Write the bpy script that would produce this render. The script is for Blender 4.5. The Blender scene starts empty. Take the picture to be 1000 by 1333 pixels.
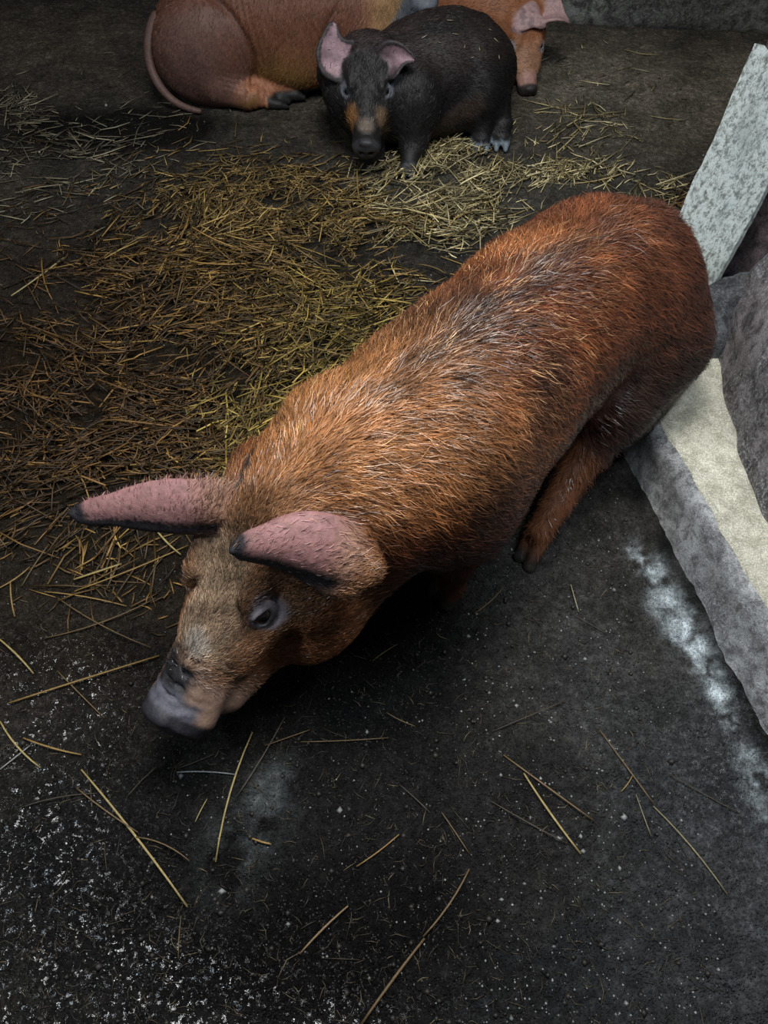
import bpy, math, random
import numpy as np
from mathutils import Vector, Matrix

# ---------------------------------------------------------------- camera, world, light, exposure
S = bpy.context.scene
COL = S.collection
PITCH, FPX, CAMH = math.radians(55), 1000.0, 1.4
cam_d = bpy.data.cameras.new('camera'); cam = bpy.data.objects.new('camera', cam_d); COL.objects.link(cam)
cam_d.sensor_fit = 'HORIZONTAL'; cam_d.sensor_width = 36; cam_d.lens = 36 * FPX / 1000
cam_d.clip_start = 0.02
cam.location = (0, 0, CAMH); cam.rotation_euler = (math.pi / 2 - PITCH, 0, 0)
S.camera = cam
S.view_settings.view_transform = 'Standard'; S.view_settings.look = 'None'
S.view_settings.gamma = 1; S.view_settings.use_curve_mapping = False
S.view_settings.exposure = 0.0
W = bpy.data.worlds.new('world'); S.world = W; W.use_nodes = True
W.node_tree.nodes['Background'].inputs[0].default_value = (0.62, 0.74, 0.85, 1)
W.node_tree.nodes['Background'].inputs[1].default_value = 0.045

def area(name, loc, target, sx, sy, power, color):
    d = bpy.data.lights.new(name, 'AREA'); d.shape = 'RECTANGLE'; d.size = sx; d.size_y = sy
    d.energy = power; d.color = color
    o = bpy.data.objects.new(name, d); COL.objects.link(o); o.location = loc
    o.rotation_euler = (Vector(target) - Vector(loc)).to_track_quat('-Z', 'Y').to_euler()
    return o
area('skylight', (0.0, 1.0, 2.6), (0.1, 1.05, 0), 0.75, 0.8, 50, (1.0, 0.98, 0.95))
area('doorway_light', (-1.45, 0.15, 2.3), (-.1, 1.2, 0.1), 0.26, 0.32, 15, (0.74, 0.88, 1.0))
area('kerb_fill_light', (0.95, 0.8, 2.3), (.75, .9, 0.1), 0.35, 0.5, 19, (0.84, 0.93, 1.0))  # unseen fill light, added to brighten the kerb and right wall

def px_of(P):
    """photograph position of world points, and their distance along the view"""
    x, y, z = P[:, 0], P[:, 1], P[:, 2] - CAMH; w = y * math.cos(PITCH) - z * math.sin(PITCH); v = y * math.sin(PITCH) + z * math.cos(PITCH)
    return 500 + FPX * x / w, 666.5 - FPX * v / w, w

def at(px, py, z=0.0):
    """world point at height z seen at a position of the photograph"""
    u, v = (px - 500) / FPX, (666.5 - py) / FPX
    d = (u, math.cos(PITCH) + v * math.sin(PITCH), -math.sin(PITCH) + v * math.cos(PITCH))
    t = (z - CAMH) / d[2]
    return Vector((d[0] * t, d[1] * t, z))

# ---------------------------------------------------------------- object helpers
def tag(o, label=None, cat=None, group=None, kind=None):
    if label: o['label'] = label
    if cat: o['category'] = cat
    if group: o['group'] = group
    if kind: o['kind'] = kind
    return o
def empty(name, loc, rz=0):
    o = bpy.data.objects.new(name, None); COL.objects.link(o); o.empty_display_size = .05
    o.location = loc; o.rotation_euler = (0, 0, rz)
    return o
def mesh_obj(name, V, Fc, mat=None, parent=None, smooth=True, cols=None, link=True):
    me = bpy.data.meshes.new(name)
    V = np.asarray(V, dtype=np.float32); 
    if isinstance(Fc, np.ndarray):
        n, k = Fc.shape
        me.vertices.add(len(V)); me.vertices.foreach_set('co', V.ravel())
        me.loops.add(n * k); me.loops.foreach_set('vertex_index', Fc.astype(np.int32).ravel())
        me.polygons.add(n); me.polygons.foreach_set('loop_start', np.arange(0, n * k, k, dtype=np.int32))
        me.update(calc_edges=True); me.validate()
    else:
        me.from_pydata(V.tolist(), [], Fc); me.update()
    if smooth: me.polygons.foreach_set('use_smooth', np.ones(len(me.polygons), dtype=bool))
    if cols is not None:
        a = me.color_attributes.new('pigment', 'FLOAT_COLOR', 'POINT')
        c = np.ones((len(V), 4), dtype=np.float32); c[:, :3] = cols; a.data.foreach_set('color', c.ravel())
    if mat: me.materials.append(mat)
    o = bpy.data.objects.new(name, me)
    if link: COL.objects.link(o)
    if parent: o.parent = parent
    return o

# ---------------------------------------------------------------- material helpers
class Mat:
    def __init__(s, name):
        s.m = bpy.data.materials.new(name); s.m.use_nodes = True
        s.nt = s.m.node_tree; s.N = s.nt.nodes; s.b = s.N['Principled BSDF']
    def n(s, t, **kw):
        x = s.N.new(t)
        for k, v in kw.items():
            if isinstance(v, (int, float, str, bool)) and hasattr(x, k): setattr(x, k, v)
        return x
    def l(s, a, b): s.nt.links.new(a, b)
    def coord(s, scale=(1, 1, 1), kind='Object'):
        t = s.n('ShaderNodeTexCoord'); m = s.n('ShaderNodeMapping'); m.inputs['Scale'].default_value = scale
        s.l(t.outputs[kind], m.inputs[0]); return m.outputs[0]
    def noise(s, co, scale, detail=4, rough=.6, dist=0):
        x = s.n('ShaderNodeTexNoise'); x.inputs['Scale'].default_value = scale; x.inputs['Detail'].default_value = detail
        x.inputs['Roughness'].default_value = rough; x.inputs['Distortion'].default_value = dist
        s.l(co, x.inputs['Vector']); return x.outputs['Fac']
    def voro(s, co, scale, feature='F1'):
        x = s.n('ShaderNodeTexVoronoi'); x.feature = feature; x.inputs['Scale'].default_value = scale
        s.l(co, x.inputs['Vector']); return x.outputs['Distance']
    def ramp(s, fac, stops):
        x = s.n('ShaderNodeValToRGB'); e = x.color_ramp.elements
        while len(e) < len(stops): e.new(.5)
        for i, (p, c) in enumerate(stops):
            e[i].position = p; e[i].color = (c, c, c, 1) if isinstance(c, (int, float)) else (*c, 1)
        s.l(fac, x.inputs[0]); return x.outputs[0]
    def mix(s, fac, a, b, mode='MIX'):
        x = s.n('ShaderNodeMix'); x.data_type = 'RGBA'; x.blend_type = mode
        for i, v in ((0, fac), (6, a), (7, b)):
            sock = x.inputs[i]
            if isinstance(v, (int, float)): sock.default_value = v if i == 0 else (v, v, v, 1)
            elif isinstance(v, tuple): sock.default_value = (*v, 1)
            else: s.l(v, sock)
        return x.outputs[2]
    def math(s, op, a, b=0.0, clamp=False):
        x = s.n('ShaderNodeMath'); x.operation = op; x.use_clamp = clamp
        for i, v in enumerate((a, b)):
            if isinstance(v, (int, float)): x.inputs[i].default_value = v
            else: s.l(v, x.inputs[i])
        return x.outputs[0]
    def bump(s, h, strength=.5, dist=.01, prev=None):
        x = s.n('ShaderNodeBump'); x.inputs['Strength'].default_value = strength; x.inputs['Distance'].default_value = dist
        s.l(h, x.inputs['Height'])
        if prev is not None: s.l(prev, x.inputs['Normal'])
        return x.outputs[0]
    def set(s, color=None, rough=None, normal=None, spec=None, **kw):
        for key, v in (('Base Color', color), ('Roughness', rough), ('Normal', normal), ('Specular IOR Level', spec), *kw.items()):
            if v is None: continue
            i = s.b.inputs[key]
            if isinstance(v, tuple): i.default_value = (*v, 1)
            elif isinstance(v, (int, float)): i.default_value = v
            else: s.l(v, i)
        return s.m

def attr_mat(name, rough=.5, spec=.5, bumpy=.3, scale=60, sheen=0.0, vary=.5):
    """a material whose colour is the pigment stored on the mesh, broken up by noise"""
    m = Mat(name); a = m.n('ShaderNodeAttribute'); a.attribute_name = 'pigment'
    co = m.coord()
    n1 = m.noise(co, scale, 5, .7); n2 = m.noise(co, scale * .22, 3)
    f = m.ramp(n1, [(.25, 1 - vary), (.75, 1 + vary * .35)])
    c = m.mix(1.0, a.outputs['Color'], f, 'MULTIPLY')
    c = m.mix(.5, c, m.mix(1.0, c, m.ramp(n2, [(.3, .6), (.7, 1.25)]), 'MULTIPLY'))
    m.set(color=c, rough=rough, spec=spec, normal=m.bump(n1, bumpy, .004))
    if sheen: m.b.inputs['Sheen Weight'].default_value = sheen
    return m.m

# ---------------------------------------------------------------- implicit sculpting: smooth unions on a grid, meshed with surface nets
def nrm(v): v = np.asarray(v, float); return v / np.linalg.norm(v)
class Sculpt:
    def __init__(s, lo, hi, h):
        s.h = h; s.lo = np.array(lo, float); n = np.ceil((np.array(hi) - s.lo) / h).astype(int) + 1
        s.ax = [(s.lo[i] + h * np.arange(n[i])).astype(np.float32) for i in range(3)]
        s.D = np.full(tuple(n), .08, dtype=np.float32)
    def block(s, lo, hi):
        sl = []
        for i in range(3):
            a = max(0, int((lo[i] - s.lo[i]) / s.h)); b = min(len(s.ax[i]), int((hi[i] - s.lo[i]) / s.h) + 2)
            if b <= a: return None, None
            sl.append(slice(a, b))
        g = np.meshgrid(s.ax[0][sl[0]], s.ax[1][sl[1]], s.ax[2][sl[2]], indexing='ij', sparse=True)
        return tuple(sl), g
    def merge(s, sl, d, k, sub):
        A = s.D[sl]
        if sub:
            d = -d; hh = np.clip(.5 + .5 * (d - A) / k, 0, 1)
            s.D[sl] = A + (d - A) * hh + k * hh * (1 - hh)
        else:
            hh = np.clip(.5 + .5 * (A - d) / k, 0, 1)
            s.D[sl] = A + (d - A) * hh - k * hh * (1 - hh)
    def cone(s, a, b, r1, r2, k=.02, n=None, f=1.0, sub=False):
        a = np.array(a, float); b = np.array(b, float); m = max(r1, r2) * max(1, f) + k + .01
        sl, g = s.block(np.minimum(a, b) - m, np.maximum(a, b) + m)
        if sl is None: return
        x, y, z = g[0] - a[0], g[1] - a[1], g[2] - a[2]; ba = b - a; q = 1.0
        if n is not None:
            n = nrm(n); w = (1 / f - 1); dn = (x * n[0] + y * n[1] + z * n[2]) * w
            x, y, z = x + dn * n[0], y + dn * n[1], z + dn * n[2]; ba = ba + w * np.dot(ba, n) * n; q = min(1, f) ** .7
        l2 = max(float(ba @ ba), 1e-9)
        t = np.clip((x * ba[0] + y * ba[1] + z * ba[2]) / l2, 0, 1)
        d = np.sqrt((x - t * ba[0]) ** 2 + (y - t * ba[1]) ** 2 + (z - t * ba[2]) ** 2) - (r1 + (r2 - r1) * t)
        s.merge(sl, (d * q).astype(np.float32), k, sub)
    def ball(s, c, r, k=.02, R=None, sub=False):
        c = np.array(c, float); r = np.array(r if hasattr(r, '__len__') else (r, r, r), float); m = r.max() + k + .01
        sl, g = s.block(c - m, c + m)
        if sl is None: return
        x, y, z = g[0] - c[0], g[1] - c[1], g[2] - c[2]
        if R is not None:
            R = np.array(R, float)   # columns = axes
            x, y, z = (x * R[0, 0] + y * R[1, 0] + z * R[2, 0], x * R[0, 1] + y * R[1, 1] + z * R[2, 1], x * R[0, 2] + y * R[1, 2] + z * R[2, 2])
        k0 = np.sqrt((x / r[0]) ** 2 + (y / r[1]) ** 2 + (z / r[2]) ** 2) + 1e-6
        k1 = np.sqrt((x / r[0] ** 2) ** 2 + (y / r[1] ** 2) ** 2 + (z / r[2] ** 2) ** 2) + 1e-6
        s.merge(sl, (k0 * (k0 - 1) / k1).astype(np.float32), k, sub)
    def sheet(s, P, r, k=.006):
        """a thin skin through a cloud of points (ears)"""
        P = np.asarray(P, np.float32); m = float(np.max(r)) + k + .006
        sl, g = s.block(P.min(0) - m, P.max(0) + m)
        X, Y, Z = np.broadcast_arrays(*g); sh = X.shape
        Q = np.stack([X.ravel(), Y.ravel(), Z.ravel()], 1).astype(np.float32); best = np.full(len(Q), .06, np.float32)
        r = np.broadcast_to(np.asarray(r, np.float32), (len(P),))
        # only look near each row of the sheet
        for i0 in range(0, len(P), 40):
            p = P[i0:i0 + 40]; rr = r[i0:i0 + 40]; lo = p.min(0) - m; hi = p.max(0) + m
            idx = np.nonzero(((Q > lo) & (Q < hi)).all(1))[0]
            if not len(idx): continue
            q = Q[idx]; d = np.sqrt(np.maximum((q ** 2).sum(1)[:, None] + (p ** 2).sum(1)[None] - 2 * q @ p.T, 0)) - rr[None]
            best[idx] = np.minimum(best[idx], d.min(1))
        s.merge(sl, best.reshape(sh), k, False)
    def mesh(s):
        D = s.D; ins = D < 0
        nx, ny, nz = D.shape
        cc = np.zeros((nx - 1, ny - 1, nz - 1), np.int8)
        for i in (0, 1):
            for j in (0, 1):
                for k in (0, 1): cc += ins[i:nx - 1 + i, j:ny - 1 + j, k:nz - 1 + k]
        cells = np.argwhere((cc > 0) & (cc < 8)); idx = np.full(cc.shape, -1, np.int32); idx[tuple(cells.T)] = np.arange(len(cells))
        cor = [(i, j, k) for i in (0, 1) for j in (0, 1) for k in (0, 1)]
        val = {c: D[cells[:, 0] + c[0], cells[:, 1] + c[1], cells[:, 2] + c[2]] for c in cor}
        acc = np.zeros((len(cells), 3)); cnt = np.zeros(len(cells))
        for a in cor:
            for ax in range(3):
                if a[ax]: continue
                b = list(a); b[ax] = 1; b = tuple(b); va, vb = val[a], val[b]; m = (va < 0) != (vb < 0)
                t = np.where(m, va / np.where(m, va - vb, 1), 0)
                for q in range(3): acc[:, q] += np.where(m, a[q] + (t if q == ax else 0), 0)
                cnt += m
        V = s.lo + s.h * (cells + acc / cnt[:, None])
        quads = []
        for ax in range(3):
            u, v = (ax + 1) % 3, (ax + 2) % 3
            A = ins[tuple(slice(0, -1) if q == ax else slice(None) for q in range(3))]
            B = ins[tuple(slice(1, None) if q == ax else slice(None) for q in range(3))]
            e = np.argwhere(A != B); e = e[(e[:, u] > 0) & (e[:, v] > 0) & (e[:, u] < D.shape[u] - 1) & (e[:, v] < D.shape[v] - 1)]
            du = np.zeros(3, int); du[u] = 1; dv = np.zeros(3, int); dv[v] = 1
            q = np.stack([idx[tuple((e - du - dv).T)], idx[tuple((e - dv).T)], idx[tuple(e.T)], idx[tuple((e - du).T)]], 1)
            fl = ~A[tuple(e.T)]; q[fl] = q[fl][:, ::-1]; quads.append(q)
        return V, np.concatenate(quads)

def vertex_normals(V, Q):
    n = np.cross(V[Q[:, 2]] - V[Q[:, 0]], V[Q[:, 3]] - V[Q[:, 1]]); N = np.zeros_like(V)
    for i in range(4): np.add.at(N, Q[:, i], n)
    return N / (np.linalg.norm(N, axis=1, keepdims=True) + 1e-12), np.linalg.norm(n, axis=1) / 2

def bez(P, t):
    P = np.array(P, float); t = np.asarray(t)[:, None]
    return (1 - t) ** 3 * P[0] + 3 * (1 - t) ** 2 * t * P[1] + 3 * (1 - t) * t * t * P[2] + t ** 3 * P[3]

def ear_points(C, S0, S1, width, cup, curl=0.0, tip=.5, nu=54, nv=34):
    """leaf-shaped sheet: centre line C (4 control points), side vectors at base and tip, cup depth"""
    u = np.linspace(0, 1, nu); c = bez(C, u); tng = np.gradient(c, axis=0); tng /= np.linalg.norm(tng, axis=1, keepdims=True)
    S0, S1 = nrm(S0), nrm(S1); pts, uv = [], []
    for i, uu in enumerate(u):
        sd = nrm(S0 * (1 - uu) + S1 * uu); sd = nrm(sd - tng[i] * (sd @ tng[i])); nn = np.cross(tng[i], sd)
        w = width * (.62 + .55 * math.sin(math.pi * min(uu * 1.15 + .08, 1) * .95)) * (max(0, 1 - uu ** (2.2 / tip * .5))) ** .5 if uu < 1 else 0
        v = np.linspace(-1, 1, nv)
        for vv in v:
            pts.append(c[i] + sd * w * vv + nn * (cup * (vv * vv) * (w / width) + curl * max(0, vv) ** 3 * (w / width))); uv.append((uu, vv))
    return np.array(pts), np.array(uv)

class Frame:
    def __init__(s, o, yaw, pitch, roll=0, sc=1.0):
        y, p, r = map(math.radians, (yaw, pitch, roll))
        s.R = np.array(Matrix.Rotation(y, 3, 'Z') @ Matrix.Rotation(p, 3, 'Y') @ Matrix.Rotation(r, 3, 'X')); s.o = np.array(o, float); s.sc = sc
    def __call__(s, *p): return s.o + s.R @ (np.array(p, float) * s.sc)
    def v(s, *p): return s.R @ np.array(p, float)
    def inv(s, P): return (P - s.o) @ s.R / s.sc

def pig_head(B, F, jowl=1.0, sn=1.0, mouth=True):
    """skull, jaw, cheeks, snout disc with nostrils, eye sockets.  head space: x to the snout, y left, z up; poll at the origin"""
    c = F.sc; L = F.v(0, 1, 0); U = F.v(0, 0, 1); R = F.R
    B.ball(F(.05, 0, -.075), np.array((.105, .088, .082)) * c, .03, R)
    B.cone(F(.09, 0, -.075), F(.22, 0, -.088), .073 * c, .054 * c, .03, L, 1.1)
    B.cone(F(.21, 0, -.088), F(.345, 0, -.088), .054 * c, .042 * c * sn, .025, L, 1.02)
    B.cone(F(.05, 0, -.145), F(.20, 0, -.15), .085 * c * jowl, .058 * c, .03, L, 1.15)
    B.cone(F(.18, 0, -.140), F(.325, 0, -.122), .044 * c, .028 * c * sn, .022)
    for s in (-1, 1):
        B.ball(F(.095, s * .062 * jowl, -.125), np.array((.085, .052 * jowl, .075)) * c, .03, R)
        B.ball(F(.02, s * .072 * jowl, -.16), np.array((.085, .06 * jowl, .085)) * c, .03, R)
        B.cone(F(.115, s * .054, -.022), F(.165, s * .056, -.028), .022 * c, .016 * c, .02)         # brow
        B.cone(F(.165, s * .07, -.075), F(.25, s * .046, -.088), .024 * c, .02 * c, .025)          # cheekbone
        B.ball(F(.168, s * .079, -.045), .016 * c, .010, sub=True)                                # socket
        B.cone(F(.29, s * .026 * sn, -.090), F(.345, s * .032 * sn, -.092), .022 * c, .020 * c * sn, .012)  # snout muscle
    # snout disc
    n = nrm(F.v(1, 0, .12)); a = F(.352, 0, -.089); b = F(.374, 0, -.086)
    B.cone(a, b, .040 * c * sn, .042 * c * sn, .010, n, .28)
    B.ball(F(.366, 0, -.088 + .04 * sn), np.array((.012, .022 * sn, .010)) * c, .010, R)
    for s in (-1, 1): B.cone(F(.392, s * .0155 * sn, -.086), F(.366, s * .0155 * sn, -.088), .0085 * c * sn, .006 * c * sn, .006, sub=True)
    # chin and mouth slit
    B.ball(F(.335, 0, -.13), np.array((.028, .026 * sn, .016)) * c, .012, R)
    if mouth:
        for s in (-1, 1):
            pts = [F(.375, s * .010, -.128), F(.33, s * .042 * sn, -.126), F(.27, s * .052, -.124), F(.22, s * .064, -.116)]
            for p, q in zip(pts[:-1], pts[1:]): B.cone(p, q, .0035 * c, .003 * c, .004, sub=True)
    # wrinkles across the top of the snout
    for x in (.275, .295, .315, .333):
        B.cone(F(x, -.02, -.043), F(x, .02, -.043), .0035 * c, .0035 * c, .004, sub=True)

def uv_ball(R, seg=20, rings=12):
    V, Fc = [], []
    for i in range(rings + 1):
        th = math.pi * i / rings
        for j in range(seg): ph = 2 * math.pi * j / seg; V.append((R * math.cos(th), R * math.sin(th) * math.cos(ph), R * math.sin(th) * math.sin(ph)))
    for i in range(rings):
        for j in range(seg): a = i * seg + j; b = i * seg + (j + 1) % seg; Fc.append((a, b, b + seg, a + seg))
    return np.array(V), np.array(Fc)

eye_m = Mat('eye_wet'); 
_g = eye_m.n('ShaderNodeAttribute'); _g.attribute_name = 'pigment'
EYE = eye_m.set(color=_g.outputs['Color'], rough=.06, spec=.7)
def add_eyes(F, root, iris=(.030, .018, .014), white=(.30, .27, .27), aim=None):
    """eyeball with iris and pupil, and two lids"""
    for s in (-1, 1):
        V, Q = uv_ball(.0165 * F.sc, 24, 20); x = V[:, 0] / (.0165 * F.sc)
        cols = np.where((x > .91)[:, None], (.004, .004, .004), np.where((x > .66)[:, None], iris, white))
        d = nrm(F.v(.42, s * .85, .3)) if aim is None else nrm(aim[0 if s < 0 else 1])
        up = nrm(np.cross(d, (0, 0, 1))); M = np.stack([d, up, np.cross(d, up)], 1)
        P = V @ M.T + F(.168, s * .067, -.045)
        mesh_obj('eye', P, Q, EYE, root, cols=cols)

def lids(B, F, aim=None):
    for s in (-1, 1):
        d = nrm(F.v(.42, s * .85, .3)) if aim is None else nrm(aim[0 if s < 0 else 1]); c0 = F(.168, s * .067, -.045)
        fw = nrm(F.v(1, 0, 0) - d * (F.v(1, 0, 0) @ d)); up = np.cross(d, fw); up = up * (1 if up @ F.v(0, 0, 1) > 0 else -1)
        r = .0175 * F.sc; ring = lambda w, h, q: [c0 + nrm(fw * math.cos(t) * w + up * math.sin(t) * (h if math.sin(t) > 0 else h * .9) + d * math.sqrt(max(.02, 1 - (math.cos(t) * w) ** 2 - (math.sin(t) * h) ** 2))) * r * q for t in np.linspace(0, 2 * math.pi, 21)]
        for w, h, q, th in ((.93, .66, 1.0, .0034), (.98, .95, 1.0, .0045), (1.0, 1.0, 1.2, .006)):
            A = ring(w, h, q)
            for p, q2 in zip(A[:-1], A[1:]): B.cone(p, q2, th * F.sc, th * F.sc, .003)

def trotter(B, ank, toe, c=1.0, side=(0, 1, 0), k=.008):
    """two claws and two dew claws, ank = fetlock point, toe = where the claws touch"""
    ank, toe, side = np.array(ank, float), np.array(toe, float), nrm(side); d = nrm(toe - ank)
    for s in (-1, 1):
        B.cone(ank + side * s * .012 * c + d * .005, toe + side * s * .016 * c, .017 * c, .0135 * c, k)
        B.cone(toe + side * s * .016 * c, toe + side * s * .014 * c + d * .015 * c, .014 * c, .006 * c, .004)
        back = nrm(np.cross(side, d)); back = back if back[2] < .2 else -back
        B.cone(ank + side * s * .016 * c, ank + side * s * .018 * c + d * .018 * c - nrm(d * (1, 1, 0) + 1e-6) * .02 * c, .008 * c, .005 * c, .005)

def make_fur(name, V, Q, N, area_, root, mat, count, flow, length, color, mask, width=.0011, lift=.28, seed=1):
    """short hairs: tapered three-segment blades rooted on the skin, combed along flow()"""
    rng = np.random.default_rng(seed)
    P4 = V[Q]; cen = P4.mean(1); pr = area_ * mask(cen); pr /= pr.sum()
    f = rng.choice(len(Q), count, p=pr); a, b = rng.random((2, count, 1))
    p = (P4[f, 0] * (1 - a) + P4[f, 1] * a) * (1 - b) + (P4[f, 3] * (1 - a) + P4[f, 2] * a) * b
    n = N[Q[f]].mean(1); n /= np.linalg.norm(n, axis=1, keepdims=True)
    d = flow(p, n); d = d + rng.normal(0, .16, d.shape); d -= n * (d * n).sum(1, keepdims=True); d /= np.linalg.norm(d, axis=1, keepdims=True) + 1e-9
    w = np.cross(d, n); roll = rng.normal(0, .5, (count, 1)); w = w * np.cos(roll) + n * np.sin(roll)
    ln = (length(p) * rng.uniform(.6, 1.3, count))[:, None]; wd = width * rng.uniform(.7, 1.3, (count, 1)); lf = lift * rng.uniform(.4, 1.5, (count, 1))
    d2 = d + np.cross(n, d) * rng.normal(0, .18, (count, 1))
    k0 = p - n * .001; k1 = p + d * ln * .4 + n * ln * lf * .42; k2 = p + d2 * ln * .75 + n * ln * lf * .6; k3 = p + d2 * ln + n * ln * lf * .62
    Vs = np.stack([k0 - w * wd / 2, k0 + w * wd / 2, k1 - w * wd / 2, k1 + w * wd / 2, k2 - w * wd * .35, k2 + w * wd * .35, k3], 1).reshape(-1, 3)
    base = (np.arange(count) * 7)[:, None]
    T = np.concatenate([base + np.array([t]) for t in ((0, 1, 3), (0, 3, 2), (2, 3, 5), (2, 5, 4), (4, 5, 6))])
    c = color(p, rng); c = np.repeat(c, 7, axis=0)
    o = mesh_obj(name, Vs, T, mat, root, smooth=False, cols=c); o['kind'] = 'stuff'
    return o

FUR = attr_mat('fur_hair', .33, .6, 0, 30, vary=.25)
SKIN = attr_mat('pig_skin', .55, .4, .45, 90, vary=.45)

def sm(x, a, b):
    t = np.clip((x - a) / (b - a), 0, 1); return t * t * (3 - 2 * t)
def lerp(c, col, f):
    return c * (1 - f[:, None]) + np.array(col) * f[:, None]
def wob(p, s, seed=0):
    """cheap smooth noise, about -1..1"""
    r = np.random.default_rng(seed); o = np.zeros(len(p))
    for i in range(5):
        k = r.normal(0, 1, 3); k /= np.linalg.norm(k); o += np.sin(p @ k * s * (1 + .7 * i) + r.uniform(0, 6)) / (1 + .5 * i)
    return o / 2
def seg_dist(p, a, b):
    a, b = np.array(a, float), np.array(b, float); ba = b - a; t = np.clip(((p - a) @ ba) / (ba @ ba), 0, 1)
    return np.linalg.norm(p - a - t[:, None] * ba, axis=1), t

# ---------------------------------------------------------------- the large ginger pig in front
NFUR = [170000, 30000, 30000, 12000]
def big_pig():
    O = Vector((.26, 1.03, 0)); HD = math.atan2(-.6, -.8)
    root = empty('pig', O, HD)
    tag(root, 'large ginger pig in front, walking with its head lowered and ears spread', 'pig', 'pigs in the pen')
    ih = Matrix.Rotation(-HD, 3, 'Z')
    L = lambda px, py, z: np.array(ih @ (at(px, py, z) - O))
    B = Sculpt((-.66, -.44, -.005), (.98, .36, .70), .0045)
    lat = (0, 1, 0)
    nodes = [(-.405, -.065, .32, .10, .12), (-.33, -.07, .36, .145, .172), (-.22, -.07, .39, .162, .190), (-.06, -.045, .40, .166, .190),
             (.12, -.00, .395, .172, .193), (.27, .045, .39, .165, .187), (.39, .045, .385, .14, .160), (.49, .035, .385, .12, .14)]
    for p, q in zip(nodes[:-1], nodes[1:]):
        B.cone(p[:3], q[:3], p[4], q[4], .03, lat, (p[3] / p[4] + q[3] / q[4]) / 2)
    # shoulders, hams, belly
    for s in (-1, 1):
        y0 = .02
        B.ball((.25, y0 + s * .11, .34), (.13, .075, .17), .05)
        B.ball((-.305, -.06 + s * .085, .32), (.14, .085, .175), .05)
    B.ball((.04, -.02, .31), (.20, .11, .09), .06)
    # left hind leg, stepping far forward under the belly
    hip, sti, hock, fet, toe = (-.34, .04, .30), (-.20, .085, .235), (-.135, .105, .17), (.035, .155, .06), (.085, .172, .012)
    B.cone(hip, sti, .115, .07, .04); B.cone(sti, hock, .07, .044, .03); B.cone(hock, fet, .041, .027, .02)
    trotter(B, fet, toe, 1.0, (.1, 1, 0))
    B.cone((-.40, .04, .22), (-.30, .07, .13), .085, .06, .04)
    # right hind leg
    B.cone((-.36, -.15, .30), (-.30, -.18, .20), .11, .07, .04); B.cone((-.30, -.18, .20), (-.40, -.18, .15), .06, .038, .02)
    B.cone((-.40, -.18, .15), (-.37, -.18, .05), .034, .028, .02); trotter(B, (-.37, -.18, .055), (-.345, -.18, .012), 1.1)
    # front legs
    for s, x, fx in ((1, .24, .25), (-1, .26, .34)):
        y = .02 + s * .10
        B.cone((x, y, .30), (x - .02, y + s * .01, .20), .085, .055, .04); B.cone((x - .02, y + s * .01, .20), (fx, y + s * .012, .12), .050, .035, .02)
        B.cone((fx, y + s * .012, .12), (fx + .0, y + s * .012, .055), .033, .027, .015); trotter(B, (fx, y + s * .012, .055), (fx + .03, y + s * .012, .012), 1.15)
    F = Frame((.530, -.025, .450), 20, 27, 11, 1.13)
    # neck
    B.cone((.40, .0, .42), F(.02, 0, -.085), .145, .098 * 1.1, .04, lat, .9)
    B.cone((.36, .01, .34), F(.03, 0, -.14), .12, .075 * 1.1, .05)
    pig_head(B, F, 1.25, 1.16)
    B.cone(F(.0, 0, -.17), F(.21, 0, -.175), .088, .060, .03, F.v(0, 1, 0), 1.15)
    for s in (-1, 1): B.ball(F(.11, s * .078, -.185), (.125, .066, .082), .03, F.R); B.cone(F(.20, s * .035, -.155), F(.31, s * .03, -.135), .042, .030, .02)
    lids(B, F)
    ears = []
    eR = ([L(322, 672, .425), L(255, 658, .455), L(170, 662, .44), L(97, 668, .40)], (ih @ Vector((0, -.35, -.85))), (ih @ Vector((.05, -.6, -.75))), .034, -.012, .0, .24)
    eL = ([L(474, 742, .44), L(434, 720, .485), L(372, 708, .505), L(304, 716, .485)], (ih @ Vector((.55, -.4, -.7))), (ih @ Vector((.05, -.55, -.7))), .042, -.018, -.016, .20)
    for e in (eR, eL):
        P, uv = ear_points(np.array(e[0]), np.array(e[1]), np.array(e[2]), *e[3:]); rr = .0058 + .002 * (1 - uv[:, 0]) + .003 * sm(uv[:, 1], .8, .92)
        B.sheet(P, rr, .012); ears.append((P, uv))
    for s in (-1, 1):
        B.cone(F(.0, s * .055, -.03), ears[0][0][17] if s < 0 else ears[1][0][17], .036, .022, .03)
    # tail
    T = [(-.50, -.08, .39), (-.525, -.09, .36), (-.53, -.08, .31), (-.52, -.07, .27)]
    for i in range(3): B.cone(T[i], T[i + 1], .013 - .003 * i, .010 - .003 * i, .01)
    V, Q = B.mesh(); N, A = vertex_normals(V, Q)
    V = V + N * (wob(V, 34, 3) * .0016 + wob(V, 80, 4) * .0006)[:, None] * sm(V[:, 2], .03, .1)[:, None]
    E = np.concatenate([ears[0][0], ears[1][0]]); EU = np.concatenate([ears[0][1], ears[1][1]])
    def ear_info(p):
        u = np.zeros(len(p)); v = np.zeros(len(p)); d = np.full(len(p), 9.)
        m = np.nonzero(p[:, 0] > .35)[0]
        for i in range(0, len(m), 4000):
            q = p[m[i:i + 4000]]; D = ((q[:, None] - E[None, ::3]) ** 2).sum(2); j = D.argmin(1) * 3
            d[m[i:i + 4000]] = np.sqrt(D.min(1)); u[m[i:i + 4000]] = EU[j, 0]; v[m[i:i + 4000]] = EU[j, 1]
        return u, v, d
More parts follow.
